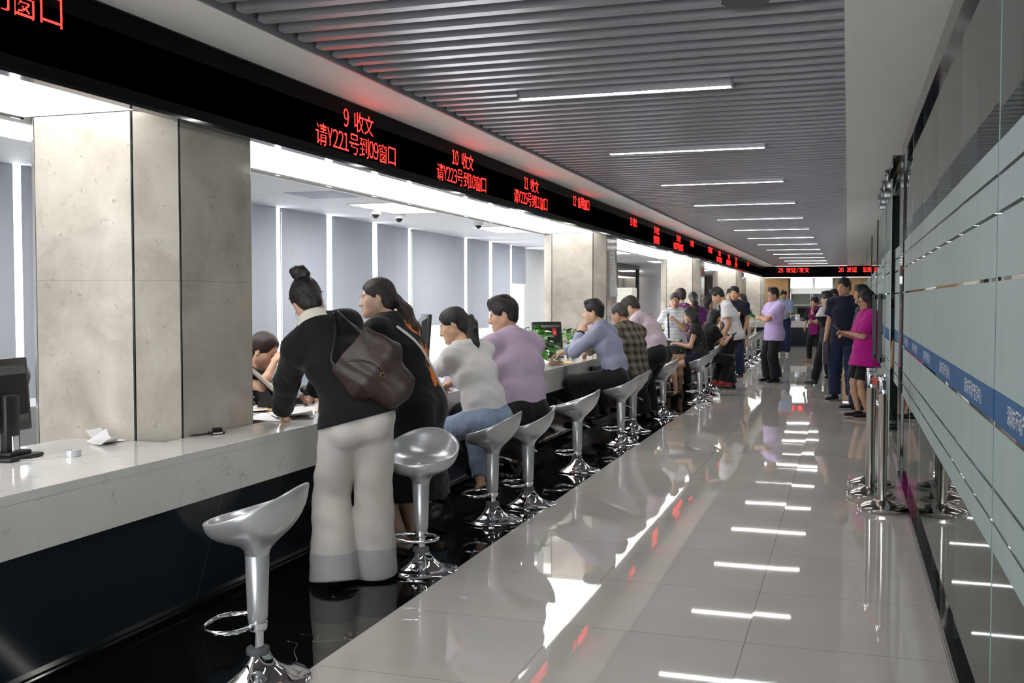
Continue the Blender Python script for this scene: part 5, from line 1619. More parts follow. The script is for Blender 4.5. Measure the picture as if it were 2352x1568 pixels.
# pothos plants
M_LEAF = None
t = NT('pothos_leaf')
nz = t.noise(t.coord(), 8, 3)
t.l(t.ramp(nz, [(0.3, lin((34, 92, 30))), (0.55, lin((66, 134, 46))), (0.75, lin((112, 168, 70)))]), t.b.inputs['Base Color'])
t.set(Roughness=0.35)
M_LEAF = t.m
M_STEM = simple('green_stem', (84, 120, 58), 0.5)
M_POT = simple('white_ceramic', (226, 226, 222), 0.25)
def plant(x, y, z, lab, n=46, size=0.07, spread=0.2, hgt=0.2, droop=0.25, pot=True, seed=1, pr=0.07, ph=0.12):
    rnd = random.Random(seed)
    o = thing('potted_pothos', lab, 'plant', (x, y, z))
    if pot:
        MB().lathe([(pr * 0.72, 0), (pr * 0.78, 0.004), (pr, ph), (pr * 1.03, ph + 0.004), (pr * 0.95, ph + 0.004), (pr * 0.9, ph - 0.015)], 28).build('pot', M_POT, o, 40)
    lf, sm = MB(), MB()
    for k in range(n):
        a = rnd.uniform(0, 2 * PI)
        q = rnd.random() ** 0.6
        r = spread * q
        zz = ph + hgt * (1 - q * q) * rnd.uniform(0.5, 1.1) - droop * max(0, q - 0.6) * rnd.uniform(0, 1) + 0.02
        p = Vector((r * math.cos(a), r * math.sin(a), max(0.02, zz)))
        sm.tube([(0.02 * math.cos(a), 0.02 * math.sin(a), ph - 0.01), tuple(p * 0.5 + Vector((0, 0, 0.06 + ph * 0.45))), tuple(p)], 0.0022, 5)
        s = size * rnd.uniform(0.65, 1.25)
        out = Vector((math.cos(a + rnd.uniform(-.7, .7)), math.sin(a + rnd.uniform(-.7, .7)), rnd.uniform(-0.75, 0.25))).normalized()
        nrm = Vector((rnd.uniform(-.5, .5), rnd.uniform(-.5, .5), 1)); nrm = (nrm - out * nrm.dot(out)).normalized()
        sd = out.cross(nrm)
        prof = [(0.0, 0.0), (-0.12, 0.26), (0.02, 0.45), (0.25, 0.52), (0.55, 0.42), (0.82, 0.2), (1.05, 0.0)]
        L = [p + out * (u * s) + sd * (w * s) + nrm * (0.10 * s * (w * 2) - 0.16 * s * u * u) for u, w in prof]
        R_ = [p + out * (u * s) - sd * (w * s) + nrm * (0.10 * s * (w * 2) - 0.16 * s * u * u) for u, w in prof]
        M_ = [p + out * (u * s) - nrm * (0.16 * s * u * u) for u, w in prof]
        vv = L + M_ + R_
        m = len(prof)
        ff = [(i, i + 1, m + i + 1, m + i) for i in range(m - 1)] + [(m + i, m + i + 1, 2 * m + i + 1, 2 * m + i) for i in range(m - 1)]
        lf.add(vv, ff)
    sm.build('stems', M_STEM, o, 60)
    lf.build('foliage', M_LEAF, o, 0)
    return o
plant(-3.1, 10.35, ZC, 'bushy green pothos in a pot behind the man in lilac', 90, 0.085, 0.25, 0.24, 0.3, seed=4)
plant(-3.22, 12.35, ZC, 'smaller green pothos right of the monitor with the red sticker', 50, 0.08, 0.2, 0.2, 0.25, seed=5)
plant(-2.93, 16.6, ZC, 'green pothos in a white pot left of the woman in the white polo', 56, 0.07, 0.17, 0.16, 0.1, seed=6, pr=0.1, ph=0.11)
plant(-3.44, 16.85, 0.781, 'tall broad leaved plant behind the man in pink', 22, 0.17, 0.18, 0.55, 0.0, seed=7, pr=0.1, ph=0.14)
plant(-2.9, 28.6, ZC, 'leafy plant on the far counter left of the man with crossed arms', 80, 0.1, 0.32, 0.32, 0.1, seed=8, pr=0.1, ph=0.14)
plant(-2.92, 31.2, ZC, 'leafy plant at the end of the far counter', 60, 0.1, 0.28, 0.3, 0.1, seed=9, pr=0.1, ph=0.14)

# office furniture seen over the counter
cb = thing('filing_cabinet', 'pale beige filing cabinet standing past the second pillar', 'cabinet', (-4.38, 20.85, 0))
MC = simple('beige_steel', (196, 194, 182), 0.4)
MB().box(-0.26, 0.26, -0.22, 0.25, 0, 1.70).build('body', MC, cb, bevel=0.004)
for sx in (-1, 1):
    dd = MB().box(0.02 if sx > 0 else -0.24, 0.25 if sx > 0 else -0.13, -0.235, -0.222, 0.06, 1.64)
    dd.build('door', MC, cb, bevel=0.003)
MB().box(-0.125, -0.06, -0.228, -0.2, 0.06, 1.62).build('gap', M_DARKGAP, cb)
lc = thing('low_cabinet', 'low grey cabinet under the blinds behind the counter', 'cabinet', (-5.15, 10.6, 0))
MB().box(-0.22, 0.22, -0.9, 0.9, 0, 1.02).build('body', simple('grey_cabinet', (168, 170, 172), 0.5), lc, bevel=0.004)
for k in range(3):
    MB().box(0.222, 0.235, -0.88 + 0.6 * k, -0.3 + 0.6 * k, 0.04, 0.98).build('door', simple('grey_cabinet_door', (176, 178, 180), 0.5), lc)
for k, (z_, c, lab, dy) in enumerate(((1.02, (56, 84, 160), 'blue box file at the bottom of the stack on the low cabinet', 0), (1.075, (70, 98, 176), 'blue box file in the middle of the stack', 0.03), (1.13, (66, 92, 170), 'blue box file on top of the stack beneath the red folder', -0.01))):
    bf = thing('box_file', lab, 'box file', (-5.12, 10.82 + dy, z_), 0.05 * k, group='stack of blue box files')
    MB().rbox(-0.16, 0.16, -0.2, 0.2, 0, 0.052, 0.004).build('case', simple('blue_board', c, 0.5), bf)
    MB().box(0.1602, 0.161, -0.08, 0.08, 0.012, 0.04).build('spine_label', M_PAPER, bf)
sheet('folder', 'red folder lying on top of the stack of blue box files', -5.1, 10.86, 1.184, 20, 0.22, 0.3, 0.004, simple('red_card', (190, 36, 44), 0.5), cat='folder')
lc2 = thing('low_cabinet', 'low cabinet behind the black monitor at the left edge', 'cabinet', (-4.95, 5.0, 0))
MB().box(-0.2, 0.2, -0.6, 0.6, 0, 0.80).build('body', simple('grey_cabinet_left', (150, 152, 154), 0.5), lc2, bevel=0.004)
t = NT('brown_checked_canvas')
ck = t.n('ShaderNodeTexChecker', i_Scale=34.0); t.l(t.coord(), ck.inputs[0])
ck.inputs[1].default_value = (*lin((56, 42, 37)), 1); ck.inputs[2].default_value = (*lin((46, 35, 31)), 1)
t.l(ck.outputs[0], t.b.inputs['Base Color']); t.set(Roughness=0.45)
M_CHECK = t.m
S = SDF().ell((0, 0, 0.12), (0.1, 0.2, 0.13), None, 0.02).ell((0, -0.12, 0.17), (0.08, 0.09, 0.09), None, 0.04).ell((0.02, 0.13, 0.18), (0.07, 0.07, 0.08), None, 0.03)
S.cut((0, 0, 0), (0, 0, -1))
hb = thing('handbag', 'brown checked handbag on the low cabinet at the left edge of the view', 'bag', (-4.93, 5.08, 0.802))
organic('body', S, M_CHECK, hb, 0.012)
MB().tube([(0.03, -0.14, 0.22), (0.04, -0.08, 0.28), (0.04, 0.06, 0.28), (0.03, 0.12, 0.23)], 0.008, 8).build('handle', simple('dark_leather', (40, 28, 24), 0.4), hb, 60)
def office_chair(x, y, rz, lab, colr, hb_=1.0):
    o = thing('office_chair', lab, 'chair', (x, y, 0), math.radians(rz))
    m = simple('chair_fabric', colr, 0.7)
    MB().rbox(-0.24, 0.24, -0.22, 0.24, 0.44, 0.51, 0.03, 3).build('seat', m, o, 60)
    S = SDF().ell((0, -0.25, 0.8), (0.23, 0.035, 0.28), None, 0.0)
    organic('backrest', S, m, o, 0.016)
    MB().tube([(0, -0.2, 0.46), (0, -0.29, 0.5), (0, -0.28, 0.75)], 0.022, 8).build('back_support', M_BLACKP, o, 60)
    MB().lathe([(0.03, 0.06), (0.03, 0.44)], 14).build('gas_pole', M_CHROME, o, 40)
    for k in range(5):
        a = 2 * PI * k / 5
        lg = MB().tube([(0, 0, 0.08), (0.28 * math.cos(a), 0.28 * math.sin(a), 0.06)], 0.02, 8).build('leg', M_BLACKP, o, 60)
        MB().ball((0.28 * math.cos(a), 0.28 * math.sin(a), 0.028), 0.027, 10).build('castor', M_BLACKP, lg, 180)
    return o
office_chair(-4.02, 5.95, -100, 'dark office chair under the clerk at the first desk', (40, 42, 46))
office_chair(-4.15, 19.4, -60, 'silver grey mesh office chair behind the counter past the man in pink', (176, 178, 182))

# notice paper stuck on the second pillar
vv, ff = [], []
for k in range(9):
    yk = -0.15 + 0.3 * k / 8
    for z_ in (0, 0.62):
        cz = 0.03 * max(0, k - 5) ** 1.4 / 3 if z_ == 0 else 0
        for dx in (0, 0.0015):
            vv.append((0.002 + dx + cz, yk, z_))
for k in range(8):
    a, b = k * 4, k * 4 + 4
    ff += [(a, a + 2, b + 2, b), (a + 1, b + 1, b + 3, a + 3), (a, b, b + 1, a + 1), (a + 2, a + 3, b + 3, b + 2)]
ff += [(0, 1, 3, 2), (32, 34, 35, 33)]
nt = thing('paper_notice', 'white paper notice with printed lines stuck on the side of the second pillar', 'notice', (-3.069, 13.95, 1.50))
MB().add(vv, ff).build('sheet', M_PAPER, nt, 60)
ln = MB()
ln.box(0.0038, 0.0042, -0.05, 0.05, 0.555, 0.57)
for k in range(7):
    ln.box(0.0038, 0.0042, -0.11, 0.10 - 0.02 * (k % 3), 0.50 - 0.035 * k, 0.507 - 0.035 * k)
ln.box(0.0038, 0.0042, -0.01, 0.06, 0.2, 0.21)
ln.build('printed_lines', simple('grey_print', (120, 120, 124), 0.7), nt)

# ------------------------------------------------------------------ far end desk and shelves
ed = thing('end_desk', 'white topped counter closing off the far end of the hall', 'desk', (-1.0, 34.0, 0))
MB().box(-1.74, 1.35, -0.45, 0.5, 0.742, 0.80).box(-1.74, 1.35, -0.45, -0.41, 0.60, 0.742).build('worktop', M_QUARTZ, ed, bevel=0.003)
MB().prism([(-0.43, 0.60), (-0.30, 0.03), (0.2, 0.03), (0.2, 0.60)], -1.74, 1.35, 'x').build('front_panel', M_BLACKPANEL, ed)
MB().box(-1.74, 1.35, -0.31, 0.15, 0, 0.03).build('plinth', M_DARKGAP, ed)
monitor(-1.28, 34.2, 180, 'black monitor on the end desk behind the man in light blue', z=0.80, low=0.10, hgt=0.33, w=0.5)
pr_ = thing('card_reader', 'small white box with a blue light on the end desk', 'card reader', (-1.50, 33.8, 0.80))
MB().rbox(-0.07, 0.07, -0.06, 0.06, 0, 0.21, 0.008).build('case', M_WHITE, pr_)
MB().ball((-0.03, -0.061, 0.09), 0.014, 10).build('blue_lamp', emit('blue_lamp', (0.1, 0.2, 1.0), 6.0), pr_, 180)
p2 = thing('desk_printer', 'grey receipt printer on the end desk beside the white box', 'printer', (-1.17, 33.78, 0.80))
MB().rbox(-0.1, 0.1, -0.09, 0.09, 0, 0.13, 0.012).build('case', M_DARKP, p2)
MB().box(-0.06, 0.06, -0.094, -0.09, 0.05, 0.1).build('panel', M_WHITE, p2)
plant(-2.2, 34.3, 0.80, 'tall leafy plant on the end desk behind the man in light blue', 70, 0.12, 0.3, 0.75, 0.1, seed=12, pr=0.12, ph=0.2)
sh_ = thing('shelf_cabinet', 'white open shelf cabinet against the end wall under the pale window', 'cabinet', (-1.33, 40.6, 0))
MW = simple('white_laminate', (206, 210, 206), 0.4)
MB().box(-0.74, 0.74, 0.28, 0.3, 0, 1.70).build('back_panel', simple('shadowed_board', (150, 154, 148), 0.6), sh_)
for x_ in (-0.74, -0.02, 0.06, 0.72):
    MB().box(x_, x_ + 0.03, 0, 0.28, 0, 1.70).build('side_panel', MW, sh_)
for z_ in (0.03, 0.85, 1.25, 1.68):
    MB().box(-0.71, -0.02, 0.002, 0.278, z_, z_ + 0.03).box(0.09, 0.72, 0.002, 0.278, z_, z_ + 0.03).build('shelf', MW, sh_)
# crumpled tissue on the black floor
S = SDF()
rn = random.Random(5)
for k in range(9):
    S.ell((rn.uniform(-.06, .06), rn.uniform(-.03, .03), rn.uniform(.01, .03)), (0.035, 0.022, 0.02), rotm((0, 0, 1), rn.uniform(0, 180)), 0.008)
S.cut((0, 0, 0.0), (0, 0, -1))
o = organic('crumpled_bag', S, simple('thin_grey_plastic', (120, 122, 126), 0.15), None, 0.007, 1, disp=strands(0.003, 160))
o.location = (-2.62, 8.05, 0.0)
tag(o, 'crumpled grey plastic scrap on the black floor behind the man in lilac', 'litter')

# ------------------------------------------------------------------ people
F_BLACK = cloth('black_cloth', (17, 17, 19), 0.8, 0.3)
F_BLACK2 = cloth('black_trouser_cloth', (22, 22, 25), 0.75, 0.25)
F_WHITETEE = cloth('white_jersey', (214, 212, 212), 0.85, 0.35)
F_TROUSER = cloth('ivory_crepe', (204, 198, 192), 0.8, 0.2, 5.0, True, (1, 1, 0.12))
F_SHEER = cloth('grey_sheer_crepe', (176, 174, 176), 0.75, 0.2, 5.0, True, (1, 1, 0.12))
F_LILAC = cloth('lilac_cotton', (186, 168, 190), 0.8, 0.35)
F_LILAC2 = cloth('pale_violet_cotton', (188, 168, 212), 0.8, 0.3)
F_BLUE = cloth('grey_blue_cotton', (154, 159, 184), 0.8, 0.4)
F_PINK = cloth('pale_pink_cotton', (206, 188, 200), 0.8, 0.3)
F_LIGHTBLUE = cloth('light_blue_cotton', (158, 176, 214), 0.8, 0.3)
F_NAVY = cloth('navy_jersey', (24, 27, 44), 0.85, 0.3)
F_DENIM = cloth('dark_denim', (34, 44, 72), 0.85, 0.3)
F_JEANS = cloth('pale_blue_denim', (136, 152, 178), 0.85, 0.45, 9.0)
F_MAGENTA = cloth('magenta_jersey', (176, 22, 128), 0.85, 0.3)
F_PLUM = cloth('plum_jersey', (122, 22, 92), 0.85, 0.3)
F_GREYTEE = cloth('pale_grey_jersey', (196, 188, 192), 0.85, 0.3)
F_DGREY = cloth('dark_grey_jersey', (58, 58, 60), 0.85, 0.3)
F_BEIGE = cloth('beige_cotton', (206, 182, 160), 0.85, 0.3)
F_COLLARW = simple('ivory_collar', (222, 218, 206), 0.7)
M_LEATHER = simple('black_leather', (20, 19, 19), 0.35)
M_SOLEW = simple('white_sole', (214, 212, 208), 0.55)
M_TAN = simple('tan_leather', (168, 128, 96), 0.5)
M_GOLD = simple('gold_metal', (206, 170, 96), 0.2, 1.0)

def plaid():
    t = NT('olive_plaid')
    v = t.coord()
    sp = t.n('ShaderNodeSeparateXYZ'); t.l(v, sp.inputs[0])
    def band(o, per, a, b):
        f = t.math('FRACT', t.math('DIVIDE', o, per))
        return t.math('MULTIPLY', t.math('GREATER_THAN', f, a), t.math('LESS_THAN', f, b))
    h1, h2 = band(sp.outputs[2], 0.085, 0.1, 0.5), band(sp.outputs[0], 0.085, 0.1, 0.5)
    l1, l2 = band(sp.outputs[2], 0.085, 0.78, 0.84), band(sp.outputs[0], 0.085, 0.78, 0.84)
    k = t.math('MULTIPLY', t.math('ADD', h1, h2), 0.5)
    c = t.mix(k, lin((104, 96, 82)), lin((38, 36, 32)))
    c = t.mix(t.math('MULTIPLY', t.math('MAXIMUM', l1, l2), 0.5), c, lin((150, 140, 120)))
    t.l(c, t.b.inputs['Base Color']); t.set(Roughness=0.9)
    t.bump(t.noise(v, 8, 3), 0.3, 0.04)
    return t.m
def spots(name, base, cols, scale, thr=0.45):
    t = NT(name)
    v = t.coord()
    vo = t.n('ShaderNodeTexVoronoi', i_Scale=scale); t.l(v, vo.inputs['Vector'])
    sp = t.n('ShaderNodeSeparateColor'); t.l(vo.outputs['Color'], sp.inputs[0])
    c = t.ramp(sp.outputs[0], [(i / len(cols), lin(q)) for i, q in enumerate(cols)], 'CONSTANT')
    f = t.math('LESS_THAN', t.math('ADD', vo.outputs['Distance'], t.math('MULTIPLY', t.noise(v, scale * 1.5, 2), 0.3)), thr)
    t.l(t.mix(f, lin(base), c), t.b.inputs['Base Color']); t.set(Roughness=0.85)
    return t.m
def stripes(name, base, line, per, w):
    t = NT(name)
    v = t.coord()
    sp = t.n('ShaderNodeSeparateXYZ'); t.l(v, sp.inputs[0])
    f = t.math('LESS_THAN', t.math('FRACT', t.math('DIVIDE', t.math('ADD', sp.outputs[2], t.math('MULTIPLY', t.noise(v, 5, 2), 0.03)), per)), w)
    t.l(t.mix(f, lin(base), lin(line)), t.b.inputs['Base Color']); t.set(Roughness=0.85)
    t.bump(t.noise(v, 8, 3), 0.3, 0.04)
    return t.m
F_PLAID = plaid()
F_FLORAL = spots('bright_floral', (92, 40, 110), [(212, 70, 130), (236, 150, 70), (60, 120, 190), (230, 220, 220), (120, 50, 150)], 22, 0.62)
F_PURPLE = spots('purple_print', (92, 30, 104), [(140, 60, 150), (70, 24, 80), (170, 90, 170)], 26, 0.5)
F_LACE = spots('black_lace', (24, 24, 26), [(70, 70, 70), (30, 30, 32), (120, 116, 110)], 40, 0.4)
F_SKIRT = spots('dark_print_skirt', (30, 28, 28), [(150, 132, 104), (60, 52, 46), (96, 84, 70)], 30, 0.42)
F_POLO = stripes('white_striped_polo', (206, 208, 212), (150, 160, 184), 0.055, 0.14)
F_CLERK = spots('black_white_print', (22, 22, 24), [(210, 208, 200), (40, 40, 42), (230, 228, 222)], 34, 0.4)

F_ORANGE = cloth('orange_print', (226, 120, 44), 0.85, 0.2)
def orange_print(J):
    def f(C):
        q = (C - J['chest']) @ J['Rc']
        a = np.sin(q[:, 2] * 38 + 4 * np.sin(q[:, 0] * 40)) + np.sin(q[:, 1] * 60 + q[:, 2] * 21) + 0.6 * np.sin(q[:, 0] * 95 - q[:, 2] * 70)
        return ((a > 0.1) & (q[:, 0] > 0.01) & (q[:, 0] < 0.15) & (q[:, 1] < -0.05) & (q[:, 2] > -0.26) & (q[:, 2] < 0.17)).astype(np.int32)
    return f
from mathutils.bvhtree import BVHTree
def on_cloth(o, pts, d=(0, 1, 0), off=0.004):
    """lay points on a garment: cast along d in the person's own frame"""
    me = o.data
    T = BVHTree.FromPolygons([v.co for v in me.vertices], [p.vertices for p in me.polygons])
    out = []
    d = Vector(d)
    for p in pts:
        h = T.ray_cast(Vector(p) - d * 1.0, d)
        if h[0] is not None:
            out.append(h[0] - d * off)
    return out
def wrist_band(root, J, i, name, m, r=0.031, w=0.008):
    d = nv(J['W'][i] - J['E'][i])
    c = J['W'][i] - d * 0.015
    a = nv(np.cross(d, (0.3, 0.2, 1))); b = np.cross(d, a)
    return MB().tube([c + r * (a * math.cos(t) + b * math.sin(t)) for t in [2 * PI * k / 16 for k in range(16)]], w, 8, True).build(name, m, root, 60)
PPL = {}
def glasses(root, J, m=M_BLACKP, up=0.0, label=None):
    HC, R, k = J['HC'], J['Rh'], J['hsz']
    def W(x, y, z): return HC + R @ (np.array((x, y, z)) * k)
    o = MB()
    for sg in (-1, 1):
        o.tube([W(sg * 0.031 + 0.021 * math.cos(a), 0.100, -0.004 + up + 0.016 * math.sin(a)) for a in [2 * PI * i / 14 for i in range(14)]], 0.0016, 6, True)
        o.tube([W(sg * 0.052, 0.098, 0.0 + up), W(sg * 0.078, 0.05, 0.002 + up), W(sg * 0.082, -0.01, 0.004 + up), W(sg * 0.08, -0.03, -0.012 + up)], 0.0016, 6)
    o.tube([W(-0.011, 0.101, -0.002 + up), W(0.011, 0.101, -0.002 + up)], 0.0016, 6)
    g = o.build('glasses', m, root, 60)
    return g

def slim_phone(label, J, root, hand_i, off=(0, 0.09, 0.02), rot=(60, 0, 0)):
    """a phone held in a hand; stays a thing of its own"""
    Wp = J['W'][hand_i]
    M = root.matrix_basis
    base = Matrix.Translation(root.location) @ Matrix.Rotation(root.rotation_euler.z, 4, 'Z')
    p = base @ Vector(Wp + np.array(off))
    o = thing('smartphone', label, 'phone', p, 0)
    o.rotation_euler = (math.radians(rot[0]), math.radians(rot[1]), root.rotation_euler.z + math.radians(rot[2]))
    MB().rbox(-0.037, 0.037, -0.075, 0.075, -0.0045, 0.0045, 0.003).build('case', M_DARKP, o, 40)
    MB().box(-0.034, 0.034, -0.07, 0.07, 0.0046, 0.0052).build('screen', M_DARKGLASS, o)
    return o

# --- woman with a bun, writing at the counter
r, J = person('woman with a bun in black jacket and wide white trousers leaning over the counter writing', -2.39, 4.79, 34, 1.65, True,
              pelvis=(0.0, -0.06, 0.885), lean=18, side=-26, curve=6, head=(8, 30, 0), hands=((-0.333, 0.467, 0.845), (-0.195, 0.50, 0.85)), poles=((-0.9, -0.2, 0.0), (0.8, -0.1, -0.3)),
              feet=((-0.11, -0.03, 0.075), (0.105, 0.06, 0.075)), curl=(0.45, 0.8), hair=('bun', M_HAIR), h=0.0065, build=0.92, skin_rgb=(206, 158, 130),
              top=dict(name='jacket', mat=F_BLACK, sleeve='long', hem=0.04, inf=0.024, flare=0.015, neck=0.07, sl_loose=0.012, wr=0.004),
              bottom=dict(name='wide_trousers', mats=[F_TROUSER, F_SHEER], paint=lambda J: (lambda C: (C[:, 2] < 0.175).astype(np.int32)), kind='wide', inf=0.022, end=0.13, rise=0.1, wr=0.003),
              shoes=dict(mat=M_LEATHER))
PPL['bun'] = (r, J)
ring_collar(r, 'collar', F_COLLARW, J['c7'] + J['Rn'] @ np.array((0, 0.0, 0.012)), J['Rn'], 0.094, 0.066, 0.062, tilt=-16)
hc, hr, hk = J['HC'], J['Rh'], J['hsz']
for sg in (-1, 1):
    MB().tube([hc + hr @ (np.array((sg * 0.078 + 0.004 * sg, -0.004 + 0.026 * math.sin(a), -0.075 + 0.028 * math.cos(a))) * hk) for a in [2 * PI * k / 20 for k in range(20)]], 0.0012, 6, True).build('hoop_earring', M_STEEL, r, 60)
gl_ = MB()
for sg in (-1, 1):
    gl_.ball(hc + hr @ np.array((sg * 0.034, 0.075, 0.095)), (0.027, 0.016, 0.02), 14, 0, Matrix((hr @ rotm((1, 0, 0), 35)).tolist()))
    gl_.tube([hc + hr @ np.array(p) for p in ((sg * 0.06, 0.072, 0.09), (sg * 0.084, 0.02, 0.055), (sg * 0.086, -0.03, 0.02))], 0.0025, 6)
gl_.build('sunglasses', M_BLACKP, r, 180)
wrist_band(r, J, 0, 'bracelet', M_GOLD, 0.03, 0.003)
# her shoulder bag hangs from the right shoulder: a thing of its own
bag = thing('shoulder_bag', 'brown checked shoulder bag hanging behind the woman with a bun', 'bag', (-2.205, 4.68, 1.09))
zb = nv((-.75 * .952 + .65 * -.012, -.75 * .307 + .65 * .038, .65)); xb = nv((.65 * .952, .65 * .307, .75)); yb_ = np.cross(zb, xb)
S = SDF()
S.cone(zb * -0.14, zb * 0.02, 0.052, 0.072, 0.03, (xb, 1.95))
S.cone(zb * 0.02, zb * 0.19, 0.072, 0.055, 0.03, (xb, 2.5), fb=True)
S.cone(zb * 0.08, zb * 0.24, 0.044, 0.040, 0.012, (xb, 2.5), op='sub')
organic('body', S, M_CHECK, bag, 0.006, 2, disp=lambda V: 0.0025 * np.sin(V @ np.array((40, 55, 35)) + 3 * np.sin(V[:, 2] * 18)))
M_DKL = simple('dark_brown_leather', (34, 24, 21), 0.3)
o_ = np.array((-2.205, 4.68, 1.09))
def smooth_path(P, n=6):
    P = [np.asarray(p, float) for p in P]
    Q = [P[0]] + P + [P[-1]]
    out = []
    for i in range(1, len(Q) - 2):
        for k in range(n):
            t = k / n
            out.append(0.5 * (2 * Q[i] + (Q[i + 1] - Q[i - 1]) * t + (2 * Q[i - 1] - 5 * Q[i] + 4 * Q[i + 1] - Q[i + 2]) * t * t + (3 * Q[i] - Q[i - 1] - 3 * Q[i + 1] + Q[i + 2]) * t ** 3))
    return out + [P[-1]]
WM = Matrix.Translation(r.location) @ Matrix.Rotation(r.rotation_euler.z, 4, 'Z')
def shp(a, b, c_):
    q = J['sh'][1] + J['Rc'] @ np.array((a, b, c_))
    return np.array(WM @ Vector(q)) - o_
for sx, sh_x in ((-0.10, -0.045), (0.10, -0.015)):
    for q in (-0.03, 0.03):
        a0 = zb * 0.19 + xb * sx + yb_ * q
        MB().tube(smooth_path([a0 - zb * 0.04, a0 + zb * 0.02, (a0 + shp(sh_x, -0.085, 0.04)) * 0.5 - yb_ * 0.012, shp(sh_x, -0.078, 0.045), shp(sh_x, -0.02, 0.088), shp(sh_x, 0.04, 0.078)]), 0.006, 8).build('strap', M_DKL, bag, 60)
MB().tube(smooth_path([zb * 0.15 + xb * -0.05 - yb_ * 0.055, zb * 0.10 + xb * 0.0 - yb_ * 0.072, zb * 0.03 + xb * 0.03 - yb_ * 0.083, zb * -0.01 + xb * 0.02 - yb_ * 0.086]), 0.004, 8).build('cinch_cord', M_DKL, bag, 60)
MB().tube([zb * -0.03 + xb * 0.02 - yb_ * 0.09 + 0.012 * (zb * math.cos(a) + xb * math.sin(a)) for a in [2 * PI * k / 14 for k in range(14)]], 0.002, 6, True).build('clasp', M_GOLD, bag, 60)
# --- woman with ponytail, black dress
r, J = person('woman with a brown ponytail in a black dress looking left along the counter', -2.41, 5.56, 80, 1.66, True,
              pelvis=(0, -0.02, 0.86), lean=24, curve=4, head=(38, 6, 0), hands=((-0.12, 0.50, 0.86), (0.20, 0.50, 0.85)), poles=((-0.8, -0.4, 0.2), (0.8, -0.3, 0.2)),
              feet=((-0.10, 0.0, 0.085), (0.10, 0.06, 0.085)), hair=('pony', M_HAIR_OMBRE), back=[(0.10, -0.135, -0.07), (0.12, -0.16, -0.17), (0.13, -0.175, -0.28)], h=0.0055, build=1.08,
              skin_rgb=(226, 184, 158), lips=M_LIP_RED,
              top=dict(name='dress', mats=[F_BLACK, F_ORANGE], paint=orange_print, sleeve='elbow', hem=0.56, inf=0.026, flare=0.03, neck=0.066, sl_loose=0.02, wr=0.004),
              shoes=dict(mat=M_TAN, sole=M_SOLEW, sole_h=0.045, low=True))
PPL['pony'] = (r, J)
cc, up_, lt_ = J['c7'], J['Rc'][:, 2], J['Rc'][:, 0]
pth = on_cloth(J['top'], [cc + lt_ * (-0.085 + 0.27 * k / 11) - up_ * (0.012 + 0.5 * k / 11) for k in range(12)], (0, 1, 0), 0.005)
MB().strap(pth, 0.022, 0.004, [tuple(lt_ * 0.85 + up_ * 0.5)] * len(pth)).build('bag_strap', simple('pale_grey_strap', (206, 206, 210), 0.5), r, 60)
# --- seated woman in white
r, J = person('seated woman in a white short-sleeved top and pale jeans leaning on the counter', -2.27, 6.42, 60, 1.62, True,
              pelvis=(0.0, -0.03, 0.70), lean=20, side=-8, curve=10, head=(46, 22, 0), hands=((-0.10, 0.60, 0.83), (0.16, 0.62, 0.82)), poles=((-0.8, -0.2, -0.5), (0.8, 0, -0.4)),
              feet=((-0.14, 0.28, 0.16), (0.12, 0.16, 0.20)), kpole=((-0.3, 1, 0.6), (0.4, 1, 0.6)), hair=('tied', M_HAIR), back=[(0.05, -0.13, -0.13), (0.07, -0.17, -0.22), (0.08, -0.19, -0.30)], h=0.0065, build=0.98,
              skin_rgb=(216, 170, 136),
              top=dict(mat=F_WHITETEE, sleeve='short', hem=-0.03, inf=0.016, sl_loose=0.008, neck=0.07, wr=0.006),
              bottom=dict(name='jeans', mat=F_JEANS, kind='pants', inf=0.013, end=0.048, len=0.86, rise=0.055), shoes=dict(mat=M_LEATHER, low=True))
PPL['white'] = (r, J)
# --- man in lilac
r, J = person('seated man in a lilac long-sleeved shirt and black trousers seen from behind', -2.19, 7.02, 58, 1.74, False,
              pelvis=(0.0, 0.0, 0.69), lean=14, curve=8, head=(55, 18, 0), hands=((-0.24, 0.52, 0.86), (0.16, 0.56, 0.85)), poles=((-0.8, -0.3, -0.6), (0.8, -0.2, -0.6)),
              feet=((-0.13, 0.26, 0.24), (0.13, 0.26, 0.24)), kpole=((-0.4, 1, 0.6), (0.4, 1, 0.6)), hair=('thick', M_HAIR), h=0.0065, build=1.12, skin_rgb=(206, 160, 130),
              top=dict(mat=F_LILAC, sleeve='long', hem=-0.03, inf=0.020, sl_loose=0.006, collar=0.04, wr=0.006),
              bottom=dict(mat=F_BLACK2, kind='pants', inf=0.016, end=0.07), shoes=dict(mat=M_LEATHER))
PPL['lilac'] = (r, J)
# --- man in blue, chin on hand
r, J = person('seated man in a blue shirt resting his chin on his left hand', -2.23, 10.27, 80, 1.72, False,
              pelvis=(0.0, -0.02, 0.70), lean=22, curve=4, head=(18, 8, 0), hands=((-0.06, 0.34, 1.13), (-0.10, 0.74, 0.83)), poles=((-0.5, 0.6, -1.0), (0.8, -0.2, -0.6)),
              feet=((-0.13, 0.3, 0.22), (0.13, 0.3, 0.22)), kpole=((-0.3, 1, 0.6), (0.4, 1, 0.6)), curl=(0.95, 0.35), hair=('short', M_HAIR), h=0.008, build=0.98, skin_rgb=(220, 174, 142),
              top=dict(mat=F_BLUE, sleeve=1.85, hem=-0.02, inf=0.018, sl_loose=0.008, collar=0.038, wr=0.007, belt=M_LEATHER),
              bottom=dict(mat=F_BLACK2, kind='pants', inf=0.015, end=0.062, rise=0.1), shoes=dict(mat=M_LEATHER))
PPL['blue'] = (r, J)
wrist_band(r, J, 0, 'wrist_watch', M_BLACKP, 0.034, 0.009)
